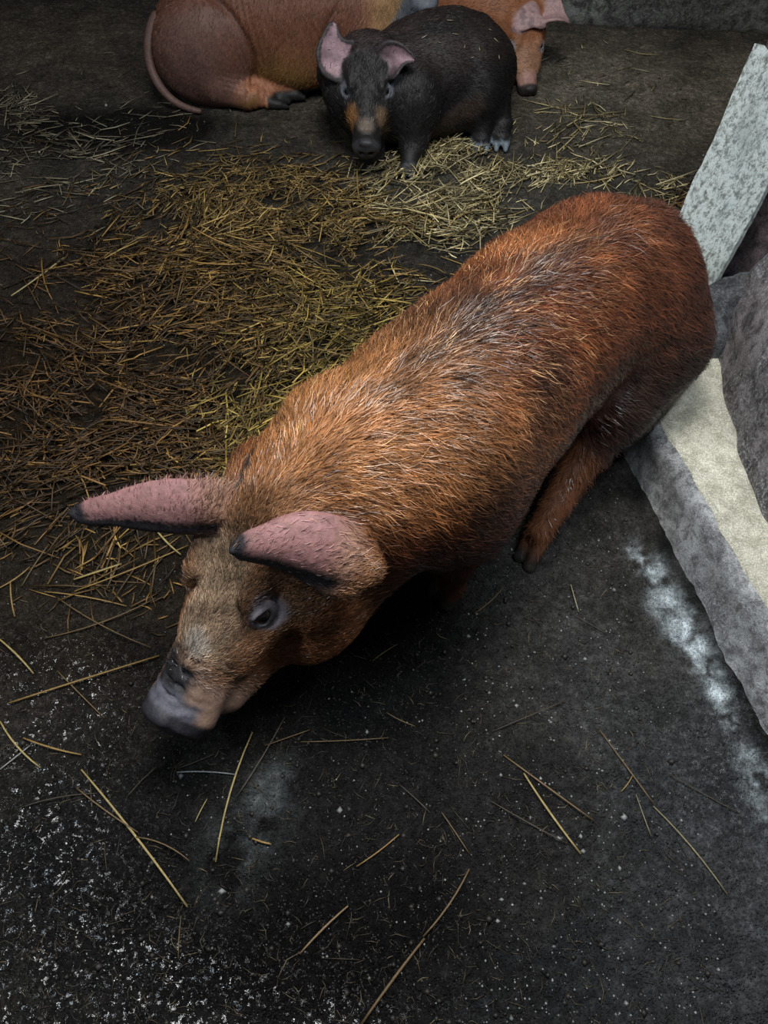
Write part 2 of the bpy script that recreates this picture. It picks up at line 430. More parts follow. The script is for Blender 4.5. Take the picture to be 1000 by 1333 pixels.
    def pigment(p, n=None, fur=False):
        h = F.inv(p); c = np.tile(np.array((.19, .058, .023)), (len(p), 1))
        w1 = wob(p, 22, 1); w2 = wob(p, 60, 2)
        y0 = -.075 + (p[:, 0] + .47) * .13
        dy = np.abs(p[:, 1] - y0)
        top = sm(p[:, 2], .5, .6)
        c = lerp(c, (.44, .16, .055), sm(w1, -.1, .9) * .75 * sm(p[:, 0], -.45, .1) * sm(p[:, 2], .33, .45)); c = lerp(c, (.06, .026, .018), sm(wob(p, 15, 31), .0, .8) * .75)
        c = lerp(c, (.50, .22, .08), sm(p[:, 0], .10, .40) * sm(p[:, 2], .40, .54) * .8)                 # pale neck
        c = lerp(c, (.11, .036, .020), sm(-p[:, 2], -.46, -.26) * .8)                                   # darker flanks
        c = lerp(c, (.05, .035, .03), (1 - sm(dy + w2 * .012, .006, .034)) * top * sm(p[:, 0], -.30, -.05) * (1 - sm(p[:, 0], .30, .42)) * .6)
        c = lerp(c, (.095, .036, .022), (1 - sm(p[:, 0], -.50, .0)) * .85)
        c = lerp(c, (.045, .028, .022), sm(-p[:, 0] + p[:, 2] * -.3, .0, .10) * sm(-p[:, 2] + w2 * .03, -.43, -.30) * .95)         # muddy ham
        dl, tl = seg_dist(p, hock, toe); leg = (1 - sm(dl, .05, .075)) * sm(tl, -.01, .15)
        c = lerp(c, (.24, .09, .04), leg); c = lerp(c, (.10, .05, .035), leg * sm(tl, .78, .95))
        # head
        head = sm(h[:, 0], -.02, .05) * sm(p[:, 0], .45, .52)
        c = lerp(c, (.34, .17, .085), head * .8)
        c = lerp(c, (.42, .30, .20), head * sm(h[:, 0], .05, .12) * (1 - sm(np.abs(h[:, 1]), .03, .065)) * (1 - sm(h[:, 0], .25, .3)) * sm(h[:, 2], -.09, -.04) * .8)
        c = lerp(c, (.33, .12, .045), head * sm(-h[:, 2], .07, .10) * (1 - sm(h[:, 0], .22, .28)) * .8)
        c = lerp(c, (.60, .52, .44), head * (1 - sm(np.sqrt((h[:, 0] - .255) ** 2 + (h[:, 1] - .005) ** 2), .008, .03)) * sm(h[:, 2], -.1, -.05) * .9)
        muz = sm(h[:, 0] + w2 * .006, .262, .30)
        c = lerp(c, (.30, .19, .14), muz); 
        c = lerp(c, (.022, .02, .022), sm(h[:, 0] + w2 * .008, .272, .292) * (1 - sm(np.abs(h[:, 1] + .005), .022, .042)) * sm(h[:, 2], -.075, -.055))
        c = lerp(c, (.135, .13, .16), sm(h[:, 0] + w2 * .005, .322, .335) * sm(h[:, 2], -.075, -.06))
        c = lerp(c, (.035, .033, .04), sm(h[:, 0], .350, .358))
        for s in (-1, 1):
            de = np.linalg.norm((h - (.168, s * .076, -.045)) * (1, 1, 1), axis=1)
            c = lerp(c, (.30, .28, .32), (1 - sm(de + w2 * .004, .020, .036)) * .9); c = lerp(c, (.04, .035, .04), 1 - sm(de, .010, .017))
        u, v, d = ear_info(p)
        e = (1 - sm(d, .010, .016)) * sm(u, .06, .22)
        c = lerp(c, (.40, .20, .19), e); c = lerp(c, (.42, .24, .14), e * (1 - sm(u, .15, .4)) * .8)
        rim = np.maximum(sm(v + w2 * .05, .42, .60), sm(u + w2 * .05, .90, .98)); c = lerp(c, (.028, .025, .03), e * rim)
        # streak of dark hair between the ears
        c = lerp(c, (.02, .02, .025), (1 - sm(np.hypot(h[:, 1] + .012 - h[:, 0] * .1, (h[:, 0] - .015) * .28), .005, .013)) * (h[:, 2] > -.06) * (p[:, 0] > .4) * .95)
        # hooves
        c = lerp(c, (.04, .035, .03), 1 - sm(p[:, 2], .028, .04))
        return c
    hV = F.inv(V); wr = np.sin(hV[:, 0] * 420 + wob(V, 60, 17) * 2.2) * sm(hV[:, 0], .30, .32) * (1 - sm(hV[:, 0], .348, .356)) * sm(hV[:, 2], -.085, -.06); V = V + N * (wr * .0013)[:, None]
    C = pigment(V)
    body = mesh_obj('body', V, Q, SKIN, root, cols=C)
    add_eyes(F, root)
    tog = np.array
    def flow(p, n):
        h = F.inv(p); back = np.tile(np.array((-1., 0, 0)), (len(p), 1)); y0 = -.075 + (p[:, 0] + .47) * .13
        sd = (p[:, 1] - y0)
        back[:, 2] -= sm(np.abs(sd), .03, .15) * .9; back[:, 1] += np.sign(sd) * sm(np.abs(sd), .0, .06) * .75
        rump = 1 - sm(p[:, 0], -.5, -.36); back = back * (1 - rump[:, None]) + np.array((-.2, 0, -1.)) * rump[:, None]
        low = 1 - sm(p[:, 2], .16, .26); back = back * (1 - low[:, None]) + np.array((-.2, 0, -1.)) * low[:, None]
        hd = sm(h[:, 0], .0, .06) * sm(p[:, 0], .42, .5)
        # whorl on the bridge of the snout
        hh = np.stack([-(np.abs(h[:, 0] - .255) + .02) * np.sign(.262 - h[:, 0]), h[:, 1] * 1.1, np.minimum(0, h[:, 2] + .05) * .8], 1); hh[:, 0] -= .06
        hf = hh @ F.R.T; hf /= np.linalg.norm(hf, axis=1, keepdims=True)
        return back * (1 - hd[:, None]) + hf * hd[:, None] + .12 * np.stack([wob(p, 30, 7), wob(p, 30, 8), wob(p, 30, 9)], 1)
    def length(p):
        h = F.inv(p); l = .030 + .008 * sm(p[:, 2], .45, .6) * (p[:, 0] < .45)
        return l * (1 - .62 * sm(h[:, 0], -.02, .10) * (p[:, 0] > .48)) * (1 - .4 * (1 - sm(p[:, 2], .1, .2)))
    def mask(p):
        h = F.inv(p); m = sm(p[:, 2], .03, .08) * (1 - sm(h[:, 0], .27, .31))
        m = m * (1 + 3.0 * sm(h[:, 0], .0, .08) * (p[:, 0] > .45)) * (.35 + .65 * sm(p[:, 2], .15, .3))
        u, v, d = ear_info(p); m = m * np.where((d < .016) & (u > .12), .05 + .35 * (1 - sm(u, .2, .4)), 1)
        for s in (-1, 1): m = m * sm(np.linalg.norm(h - (.168, s * .076, -.045), axis=1), .022, .034)
        return m
    def fcol(p, rng):
        c = pigment(p) * 1.08; r = rng.random(len(p)); k = (rng.choice((.5, .85, 1.15, 1.5), len(p), p=(.2, .35, .3, .15)) * (1 + .30 * wob(p, 150, 21) + .30 * wob(p, 55, 22)))[:, None]
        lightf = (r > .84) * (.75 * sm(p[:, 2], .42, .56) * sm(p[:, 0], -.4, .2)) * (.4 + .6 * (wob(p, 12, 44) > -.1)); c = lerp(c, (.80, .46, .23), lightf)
        c = lerp(c, (.03, .02, .02), (r < .10) * .8)
        return np.clip(c * k, 0, 1)
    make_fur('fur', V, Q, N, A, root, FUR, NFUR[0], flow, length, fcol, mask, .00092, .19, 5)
    return root

# ---------------------------------------------------------------- value noise on the ground plane
_G = {}
def vnoise(x, y, s, seed, oct=4, gain=.5):
    r = 0; a = 1; tot = 0
    for o in range(oct):
        g = _G.setdefault(seed * 17 + o, None) if (seed * 17 + o) in _G else _G.setdefault(seed * 17 + o, np.random.default_rng(seed * 17 + o).random((256, 256))); fx, fy = x / s * 2 ** o + 100.3 * (o + 1), y / s * 2 ** o + 57.7 * (o + 1)
        ix, iy = np.floor(fx).astype(int), np.floor(fy).astype(int); tx, ty = fx - ix, fy - iy; tx = tx * tx * (3 - 2 * tx); ty = ty * ty * (3 - 2 * ty)
        G = lambda i, j: g[(ix + i) & 255, (iy + j) & 255]
        r = r + a * ((G(0, 0) * (1 - tx) + G(1, 0) * tx) * (1 - ty) + (G(0, 1) * (1 - tx) + G(1, 1) * tx) * ty); tot += a; a *= gain
    return r / tot
def blob(X, Y, px, py, sx, sy, rot=0):
    """soft patch for dirt, wet areas and painted-in shade, centred where the photograph shows it, sized in metres"""
    c = at(px, py); a = math.radians(rot); dx, dy = X - c.x, Y - c.y
    u, v = dx * math.cos(a) + dy * math.sin(a), -dx * math.sin(a) + dy * math.cos(a)
    return np.exp(-((u / sx) ** 2 + (v / sy) ** 2))

# bedding heaps: pixel centre, spread in px, stalks, colour family, pile height
HEAPS = [(335, 270, 85, 36, 1000, 0, .035), (290, 390, 110, 70, 1500, 1, .03), (430, 450, 60, 75, 1300, 2, .035), (565, 262, 55, 40, 1250, 3, .05),
         (480, 320, 60, 40, 500, 0, .02), (715, 226, 60, 9, 330, 3, .012), (600, 205, 45, 22, 380, 3, .02), (770, 168, 38, 26, 60, 3, .004), (110, 400, 95, 90, 620, 4, .012), (200, 540, 140, 60, 1150, 4, .02),
         (360, 560, 60, 50, 600, 2, .025), (100, 215, 80, 45, 300, 5, .006), (22, 140, 22, 18, 90, 5, .008), (60, 610, 90, 60, 420, 4, .012), (260, 625, 70, 30, 260, 1, .012), (140, 740, 90, 45, 120, 1, .004),
         (860, 250, 30, 16, 60, 3, .006), (890, 262, 10, 8, 16, 1, .004), (500, 90, 300, 50, 110, 5, .002), (700, 150, 60, 50, 60, 3, .003)]

def pile(X, Y):
    z = 0
    for px, py, sx, sy, n, fam, h in HEAPS:
        c = at(px, py); e = at(px, py - sy); k = (c - at(px + sx, py)).length
        z = z + h * np.exp(-(((X - c.x) / (k * 1.3)) ** 2 + ((Y - c.y) / (abs(e.y - c.y) * 1.3 + .01)) ** 2))
    return z
def ground(X, Y):
    r = 1 - np.abs(vnoise(X, Y, .05, 4, 3, .6) * 2 - 1)
    z = (vnoise(X, Y, .45, 1, 3) - .5) * .022 + (vnoise(X, Y, .07, 2, 4, .6) - .5) * .016 + (vnoise(X, Y, .02, 3, 2) - .5) * .006 + (r - .7) * .010
    rough = blob(X, Y, 230, 180, .35, .3) + blob(X, Y, 860, 200, .35, .2)
    z = z + rough * (vnoise(X, Y, .09, 5, 3) - .4) * .03
    return z

def build_floor():
    def axis(lo, hi, a, b, st):
        core = np.arange(a, b, st); 
        l = a - np.cumsum(st * 1.25 ** np.arange(1, 60)); l = l[l > lo][::-1]; r = b + np.cumsum(st * 1.25 ** np.arange(1, 60)); r = r[r < hi]
        return np.concatenate([[lo], l, core, r, [hi]])
    xs = axis(-3.2, 2.2, -1.45, 1.5, .0075); ys = axis(-1.8, 3.9, -.02, 3.6, .0085)
    X, Y = np.meshgrid(xs, ys, indexing='ij'); nx, ny = X.shape; Z = ground(X, Y)
    V = np.stack([X, Y, Z], -1).reshape(-1, 3); i, j = np.meshgrid(np.arange(nx - 1), np.arange(ny - 1), indexing='ij')
    a = (i * ny + j).ravel(); Q = np.stack([a, a + ny, a + ny + 1, a + 1], 1)
    n1, n2 = vnoise(X, Y, .30, 11, 5, .6), vnoise(X, Y, .06, 12, 4, .6)
    c = np.ones(X.shape + (3,)) * np.array((.042, .037, .032)); 
    def ad(m, col, k=1.0):
        nonlocal c; m = np.clip(m * k, 0, 1)[..., None]; c = c * (1 - m) + np.array(col) * m
    nn = .35 + 1.3 * n1
    ad(blob(X, Y, 860, 110, .75, .45) * nn, (.23, .20, .155)); ad(blob(X, Y, 640, 240, .5, .25) * nn, (.12, .11, .09), .8)
    ad(blob(X, Y, 330, 150, .5, .2) * nn, (.13, .115, .09), .8); ad(blob(X, Y, 60, 60, .6, .4) * nn, (.11, .09, .07), .9); ad(blob(X, Y, 40, 230, .4, .3) * nn, (.07, .06, .048), .8)
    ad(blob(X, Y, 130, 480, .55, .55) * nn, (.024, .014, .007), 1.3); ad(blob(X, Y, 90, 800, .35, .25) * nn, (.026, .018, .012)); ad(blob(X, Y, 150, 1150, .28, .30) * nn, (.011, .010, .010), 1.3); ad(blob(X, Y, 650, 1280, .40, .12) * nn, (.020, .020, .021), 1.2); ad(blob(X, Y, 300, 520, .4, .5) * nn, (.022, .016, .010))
    ad(blob(X, Y, 790, 820, .35, .30) * nn, (.058, .056, .053), .9); ad(blob(X, Y, 960, 1150, .25, .35) * nn, (.06, .064, .068), .9)
    ad(blob(X, Y, 860, 300, .2, .12), (.03, .03, .028), .8)
    ad(blob(X, Y, 420, 1140, .24, .19, 20), (.004, .003, .003), 2.2); ad(blob(X, Y, 500, 870, .18, .22), (.006, .006, .006), 1.5); ad(blob(X, Y, 160, 170, .35, .14) * nn, (.008, .007, .006), 1.8)  # shade in front and under the chest painted into colour; dark far patch
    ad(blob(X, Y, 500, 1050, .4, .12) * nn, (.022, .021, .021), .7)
    lime = np.zeros(X.shape)
    for px, py, r in ((832, 725, .020), (848, 745, .026), (868, 785, .030), (888, 820, .032), (905, 845, .030), (920, 870, .024), (936, 905, .020), (948, 932, .018), (972, 985, .020), (985, 1010, .022), (998, 1035, .03), (1010, 1060, .03)): lime = np.maximum(lime, blob(X, Y, px, py, r, r * 1.3))
    for px, py in ((835, 640), (870, 705), (905, 775), (940, 840), (965, 890), (995, 950)): ad(blob(X, Y, px, py, .035, .06, -12), (.010, .010, .010), 1.1)
    ad(lime * np.clip((n2 * .5 + vnoise(X, Y, .022, 14, 3, .7) * .5 - .38) * 5, 0, 1), (.60, .68, .71), 1.15)
    ad(blob(X, Y, 330, 1060, .05, .11, -20) * np.clip((n2 - .45) * 6, 0, 1), (.10, .11, .11), 1)
    wet = blob(X, Y, 0, 1150, .17, .35) * 1.8 + blob(X, Y, 130, 1320, .30, .12) * 1.8 + blob(X, Y, 380, 1333, .3, .04) * .7 + blob(X, Y, 930, 950, .12, .25) * .45 + blob(X, Y, 70, 880, .2, .12) * .6 + blob(X, Y, 960, 1200, .15, .2) * .35
    wet = np.clip(wet * (.5 + n1), 0, 1)
    m = Mat('muddy_concrete'); A = m.n('ShaderNodeAttribute'); A.attribute_name = 'pigment'; Wt = m.n('ShaderNodeAttribute'); Wt.attribute_name = 'wet'
    co = m.coord(); nf = m.noise(co, 55, 8, .75); nm = m.noise(co, 9, 5, .6); gr = m.voro(co, 260); gr2 = m.voro(co, 110)
    col = m.mix(1.0, A.outputs['Color'], m.ramp(nf, [(.3, .35), (.52, .9), (.72, 2.1)]), 'MULTIPLY'); col = m.mix(.8, col, m.mix(1.0, col, m.ramp(nm, [(.3, .5), (.7, 1.5)]), 'MULTIPLY'))
    speck = m.ramp(m.voro(co, 75), [(.0, 1.), (.05, 1.), (.09, 0.)]); sel = m.ramp(m.noise(co, 14, 2), [(.5, 0.), (.62, 1.)])
    col = m.mix(m.math('MULTIPLY', m.math('MULTIPLY', speck, sel), .55), col, (.30, .31, .30))
    h = m.math('ADD', m.math('MULTIPLY', nf, .9), m.math('MULTIPLY', m.ramp(gr, [(0, 1.), (.5, 0.)]), .5)); h = m.math('ADD', h, m.math('MULTIPLY', m.ramp(gr2, [(0, 1.), (.45, 0.)]), .6))
    pits = m.ramp(m.noise(co, 105, 3, .7), [(.545, 0.), (.59, 1.)]); w = m.math('MULTIPLY', Wt.outputs['Fac'], m.math('ADD', .02, m.math('MULTIPLY', pits, .98)))
    NB = m.bump(h, 1.0, .008); m.l(m.math('SUBTRACT', 1.0, m.math('MULTIPLY', w, .80)), NB.node.inputs['Strength'])
    rgh = m.math('SUBTRACT', m.math('ADD', .50, m.math('MULTIPLY', nf, .35)), m.math('MULTIPLY', w, .85), True); rgh = m.math('MAXIMUM', rgh, .07)
    m.set(color=col, rough=rgh, spec=m.math('ADD', .14, m.math('MULTIPLY', w, .86)), normal=NB)
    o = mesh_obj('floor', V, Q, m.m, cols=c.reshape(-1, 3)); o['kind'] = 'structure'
    a = o.data.attributes.new('wet', 'FLOAT', 'POINT'); a.data.foreach_set('value', wet.ravel().astype(np.float32))
    return o
build_floor()

# ---------------------------------------------------------------- walls, kerb
def stone_mat(name, dark, light, pale=None, pale_amt=.0, scale=18, bump=.9, rough=.85):
    m = Mat(name); co = m.coord(); n1 = m.noise(co, scale, 10, .72, .4); n2 = m.noise(co, scale * .22, 6, .6); n3 = m.noise(co, scale * 5, 6, .8)
    c = m.mix(m.ramp(n1, [(.41, 0.), (.57, 1.)]), dark, light); c = m.mix(m.ramp(n2, [(.35, .0), (.7, .7)]), c, tuple(x * .55 for x in dark))
    if pale: c = m.mix(m.math('MULTIPLY', m.ramp(n3, [(.50, 0.), (.66, 1.)]), m.math('MULTIPLY', m.ramp(n2, [(.4, .15), (.6, 1.)]), pale_amt)), c, pale)
    n4 = m.noise(co, scale * 11, 4, .8); c = m.mix(1.0, c, m.ramp(n4, [(.32, .45), (.5, .95), (.68, 1.6)]), 'MULTIPLY')
    h = m.math('ADD', m.math('ADD', n1, m.math('MULTIPLY', n3, .6)), m.math('MULTIPLY', n4, .25))
    return m.set(color=c, rough=rough, spec=.3, normal=m.bump(h, bump, .008))
def ribbon_wall(name, path, profile, mat, step=.014, amp=.012, seed=3, kind='structure', cap=True):
    """surface swept along a ground path; profile = (outward offset, height) list; roughened in depth"""
    path = np.array(path, float); seg = np.linalg.norm(np.diff(path, axis=0), axis=1); s = np.concatenate([[0], np.cumsum(seg)])
    t = np.linspace(0, s[-1], max(2, int(s[-1] / step))); P = np.stack([np.interp(t, s, path[:, 0]), np.interp(t, s, path[:, 1])], 1)
    for _ in range(6): P[1:-1] = P[1:-1] * .5 + (P[:-2] + P[2:]) * .25
    tg = np.gradient(P, axis=0); tg /= np.linalg.norm(tg, axis=1, keepdims=True); nn = np.stack([tg[:, 1], -tg[:, 0]], 1)
    pr = np.array(profile, float); ps = np.concatenate([[0], np.cumsum(np.linalg.norm(np.diff(pr, axis=0), axis=1))]); q = np.linspace(0, ps[-1], max(2, int(ps[-1] / step)))
    off, hz = np.interp(q, ps, pr[:, 0]), np.interp(q, ps, pr[:, 1])
    T, Qq = np.meshgrid(t, q, indexing='ij'); rough = (vnoise(T + seed, Qq, .22, seed, 5, .55) - .5) * 2 * amp
    O = off[None] + rough; V = np.stack([P[:, 0, None] + nn[:, 0, None] * O, P[:, 1, None] + nn[:, 1, None] * O, np.broadcast_to(hz[None], O.shape) + rough * .3], -1).reshape(-1, 3)
    a, b = T.shape; i, j = np.meshgrid(np.arange(a - 1), np.arange(b - 1), indexing='ij'); k = (i * b + j).ravel()
    o = mesh_obj(name, V, np.stack([k, k + b, k + b + 1, k + 1], 1), mat); 
    if kind: o['kind'] = kind
    return o
WALLM = stone_mat('rough_wall_render', (.085, .075, .08), (.34, .31, .32), (.70, .74, .76), .9, 24)
KERBM = stone_mat('kerb_stone', (.20, .20, .205), (.62, .63, .64), (.85, .88, .9), .6, 34)
BACKM = stone_mat('back_wall_stone', (.07, .072, .066), (.32, .33, .31), (.55, .58, .55), .5, 20, 1.0)
def xy(v): return (v.x, v.y)
# back wall, running slightly away to the left; surface faces the pen
ribbon_wall('wall_back', [(-3.2, 3.86), (.2, 3.43), (.92, 3.33), (1.55, 3.27), (2.2, 3.2)][::-1], [(.03, -.03), (.0, .02), (-.01, .3), (0, 1.6)], BACKM, .02, .022, 5)
ribbon_wall('wall_left', [(-2.3, -1.8), (-2.3, 3.75)][::-1], [(.0, -.03), (0, 1.6)], BACKM, .06, .02, 6)
# kerb with a sloping rough face and a pale worn top
def kerb():
    base = [(.775, .14), (.71, .477), (.64, .788), (.559, 1.124), (.548, 1.20), (.60, 1.40), (.64, 1.56)]
    ribbon_wall('trim_1', base[::-1], [(.012, -.02), (0, .0), (-.016, .06), (-.024, .105), (-.036, .122), (-.06, .126)], KERBM, .009, .010, 8)
    top = stone_mat('worn_plaster_top', (.50, .475, .37), (.78, .75, .62), (.9, .88, .75), .6, 30, .6, .8)
    # pale top slab: edge a little inside the kerb face
    ys = np.linspace(.10, 1.62, 150); xe = np.interp(ys, [p[1] for p in base], [p[0] for p in base]) + .022 + .020 * vnoise(ys, ys * 0, .12, 4, 3) + np.where(ys > 1.22, .04, 0); xs = np.linspace(0, 1, 60)
    X = xe[:, None] + (1.15 - xe[:, None]) * xs[None] ** 1.3; Y = np.broadcast_to(ys[:, None], X.shape); d = X - xe[:, None]
    Z = .085 + .043 * np.minimum(1, np.sqrt(np.clip(d, 0, 1) / .022)) + (vnoise(X, Y, .1, 21, 4) - .5) * .012
    V = np.stack([X, Y, Z], -1).reshape(-1, 3); a, b = X.shape; i, j = np.meshgrid(np.arange(a - 1), np.arange(b - 1), indexing='ij'); k = (i * b + j).ravel()
    o = mesh_obj('trim_2', V, np.stack([k, k + 1, k + b + 1, k + b], 1)[:, ::-1], top); o['kind'] = 'structure'
kerb()
# low wall on the right: upright face, then a shoulder leaning back, then upright
pth = [(1.02, .0), (.93, .3), (.86, .55), (.79, .75), (.762, .90), (.752, 1.05), (.775, 1.21), (.80, 1.33), (.80, 1.40), (.80, 1.46), (.86, 1.50), (.95, 1.50)]
ribbon_wall('wall_right', pth[::-1], [(.012, .06), (0, .13), (-.02, .30), (-.035, .345), (-.10, .41), (-.17, .62), (-.20, 1.0), (-.22, 1.5)], WALLM, .012, .020, 9)

def sheared_box(name, B0, B1, T0, T1, th, mat, wob_=.004, nu=14, nv=44, seed=1):
    """board from two bottom and two top corners, real thickness, chipped edges"""
    B0, B1, T0, T1 = map(lambda v: np.array(v, float), (B0, B1, T0, T1)); nor = nrm(np.cross(B1 - B0, T0 - B0)); rng = np.random.default_rng(seed); V = []
    er = [np.convolve(rng.normal(0, wob_, nv + 4), np.ones(5) / 5, 'valid') for _ in range(2)]; tr = rng.normal(0, wob_ * 1.4, nu)
    for side in (0, 1):
        for j in range(nv):
            for i in range(nu):
                u, v = i / (nu - 1), j / (nv - 1); p = (B0 * (1 - u) + B1 * u) * (1 - v) + (T0 * (1 - u) + T1 * u) * v
                if i in (0, nu - 1): p = p + nrm(B1 - B0) * er[i > 0][j] 
                if j == nv - 1: p = p + nrm(T0 - B0) * tr[i]
                V.append(p + nor * (side * th + .004 * math.sin(5 * v + 2 * u)))
    F_ = []; n = nu * nv; g = lambda s, i, j: s * n + j * nu + i
    for j in range(nv - 1):
        for i in range(nu - 1): F_ += [(g(1, i, j), g(1, i + 1, j), g(1, i + 1, j + 1), g(1, i, j + 1)), (g(0, i, j), g(0, i, j + 1), g(0, i + 1, j + 1), g(0, i + 1, j))]
    for j in range(nv - 1): F_ += [(g(0, 0, j), g(1, 0, j), g(1, 0, j + 1), g(0, 0, j + 1)), (g(0, nu - 1, j), g(0, nu - 1, j + 1), g(1, nu - 1, j + 1), g(1, nu - 1, j))]
    for i in range(nu - 1): F_ += [(g(0, i, nv - 1), g(1, i, nv - 1), g(1, i + 1, nv - 1), g(0, i + 1, nv - 1)), (g(0, i, 0), g(0, i + 1, 0), g(1, i + 1, 0), g(1, i, 0))]
    return mesh_obj(name, V, F_, mat, smooth=False)
pm = Mat('limed_board'); co = pm.coord((1, 1, .5)); a1 = pm.noise(co, 100, 8, .85); a2 = pm.noise(co, 10, 4, .6)
pc = pm.mix(pm.ramp(a1, [(.43, 0.), (.53, 1.)]), (.20, .215, .20), (.78, .86, .83)); pc = pm.mix(pm.ramp(a2, [(.5, 0.), (.72, .6)]), pc, (.16, .145, .11)); pc = pm.mix(pm.ramp(pm.noise(co, 5), [(.4, 0.), (.7, .4)]), pc, (.30, .42, .45))
PLANKM = pm.set(color=pc, rough=.8, normal=pm.bump(a1, .9, .006))
bd = sheared_box('board', at(829, 408, 0.004), at(889, 448, 0.02), at(982, 56, .62), at(1078, 92, .60), -.016, PLANKM, .0035)
tag(bd, 'pale limed board leaning upright against the pier behind the rump of the large ginger pig', 'board')
st = Sculpt((.62, 1.30, .05), (1.0, 1.60, .42), .008)
st.ball((.88, 1.45, .10), (.165, .085, .18), .02); st.ball((.79, 1.39, .11), (.085, .06, .085), .03); st.ball((.93, 1.42, .20), (.10, .07, .10), .02)
sv, sq = st.mesh(); sn, _ = vertex_normals(sv, sq); sv = sv + sn * ((vnoise(sv[:, 0] + sv[:, 2], sv[:, 1] + sv[:, 2] * .7, .06, 51, 4) - .5) * .03)[:, None]
tag(mesh_obj('stone', sv, sq, stone_mat('dark_stone', (.05, .05, .055), (.17, .18, .19), (.42, .48, .52), .4, 22)), 'dark rounded stone set in the gap between the limed board and the right wall', 'stone')
# pier behind the board
def pier():
    lo = [(.80, 1.79), (.94, 1.62), (1.7, 1.62), (1.7, 2.0), (.95, 2.0)]; hi = [(.98, 2.02), (1.12, 1.87), (1.9, 1.87), (1.9, 2.3), (1.15, 2.3)]
    V = []; nz, ns = 60, 24; n = len(lo)
    for k in range(nz):
        t = k / (nz - 1); z = -.02 + 1.45 * t
        for i in range(n):
            for j in range(ns):
                u = j / ns; a = np.array(lo[i]) * (1 - t) + np.array(hi[i]) * t; b = np.array(lo[(i + 1) % n]) * (1 - t) + np.array(hi[(i + 1) % n]) * t; p = a * (1 - u) + b * u
                V.append((p[0], p[1], z))
    V = np.array(V); N_ = n * ns; c = V[:, :2] - np.array((1.3, 1.8)); r = (vnoise(V[:, 0] * 1.7 + V[:, 1], V[:, 2], .12, 31, 4) - .5) * .018; V[:, :2] += c * r[:, None]
    Q = [(k * N_ + i, k * N_ + (i + 1) % N_, (k + 1) * N_ + (i + 1) % N_, (k + 1) * N_ + i) for k in range(nz - 1) for i in range(N_)] + [tuple(range((nz - 1) * N_, nz * N_))]
    m = stone_mat('purple_brown_render', (.07, .055, .062), (.24, .19, .21), (.3, .29, .3), .3, 20)
    o = mesh_obj('wall_pier', V, Q, m); o['kind'] = 'structure'
pier()

# ---------------------------------------------------------------- the pigs lying behind
def claws(B, p, d, c=1.0, w=.017):
    """pair of claws lying on the ground; p = fetlock, d = pointing direction"""
    d = nrm(d); sd = nrm(np.cross(d, (0, 0, 1))); p = np.array(p, float)
    for s in (-1, 1):
        a = p + sd * s * w * c; B.cone(a, a + d * .035 * c, .019 * c, .016 * c, .007)
        B.cone(a + d * .035 * c, a + d * .062 * c - np.array((0, 0, .006)), .0165 * c, .008 * c, .003)
FUR2 = attr_mat('short_hair', .5, .3, 0, 30, vary=.25)
def small_fur(name, root, V, Q, N, A, count, flow, pig, mask, ln, seed, lift=.15, w=.0013):
    return make_fur(name, V, Q, N, A, root, FUR2, count, flow, lambda p: np.full(len(p), ln), lambda p, rng: np.clip(pig(p) * rng.uniform(.6, 1.35, len(p))[:, None], 0, 1), mask, w, lift, seed)

def simple_ear(B, F, s, C, S0, S1, w, cup, r=.005, attach=.03):
    P, uv = ear_points(np.array([F(*c) for c in C]), F.v(*S0), F.v(*S1), w, cup, 0, .6, 44, 26)
    B.sheet(P, r + .0015 * (1 - uv[:, 0]), .010); B.cone(F(.0, s * .05, -.035), P[13], attach, .018, .025)
    return P, uv
def ear_near(p, ears):
    E = np.concatenate([e[0] for e in ears]); EU = np.concatenate([np.column_stack([e[1], np.full(len(e[1]), k)]) for k, e in enumerate(ears)])
    d = np.full(len(p), 9.); uvk = np.zeros((len(p), 3)); c = E.mean(0); m = np.nonzero(np.linalg.norm(p - c, axis=1) < .3)[0]
    for i in range(0, len(m), 4000):
        q = p[m[i:i + 4000]]; D = ((q[:, None] - E[None]) ** 2).sum(2); j = D.argmin(1); d[m[i:i + 4000]] = np.sqrt(D.min(1)); uvk[m[i:i + 4000]] = EU[j]
    return d, uvk

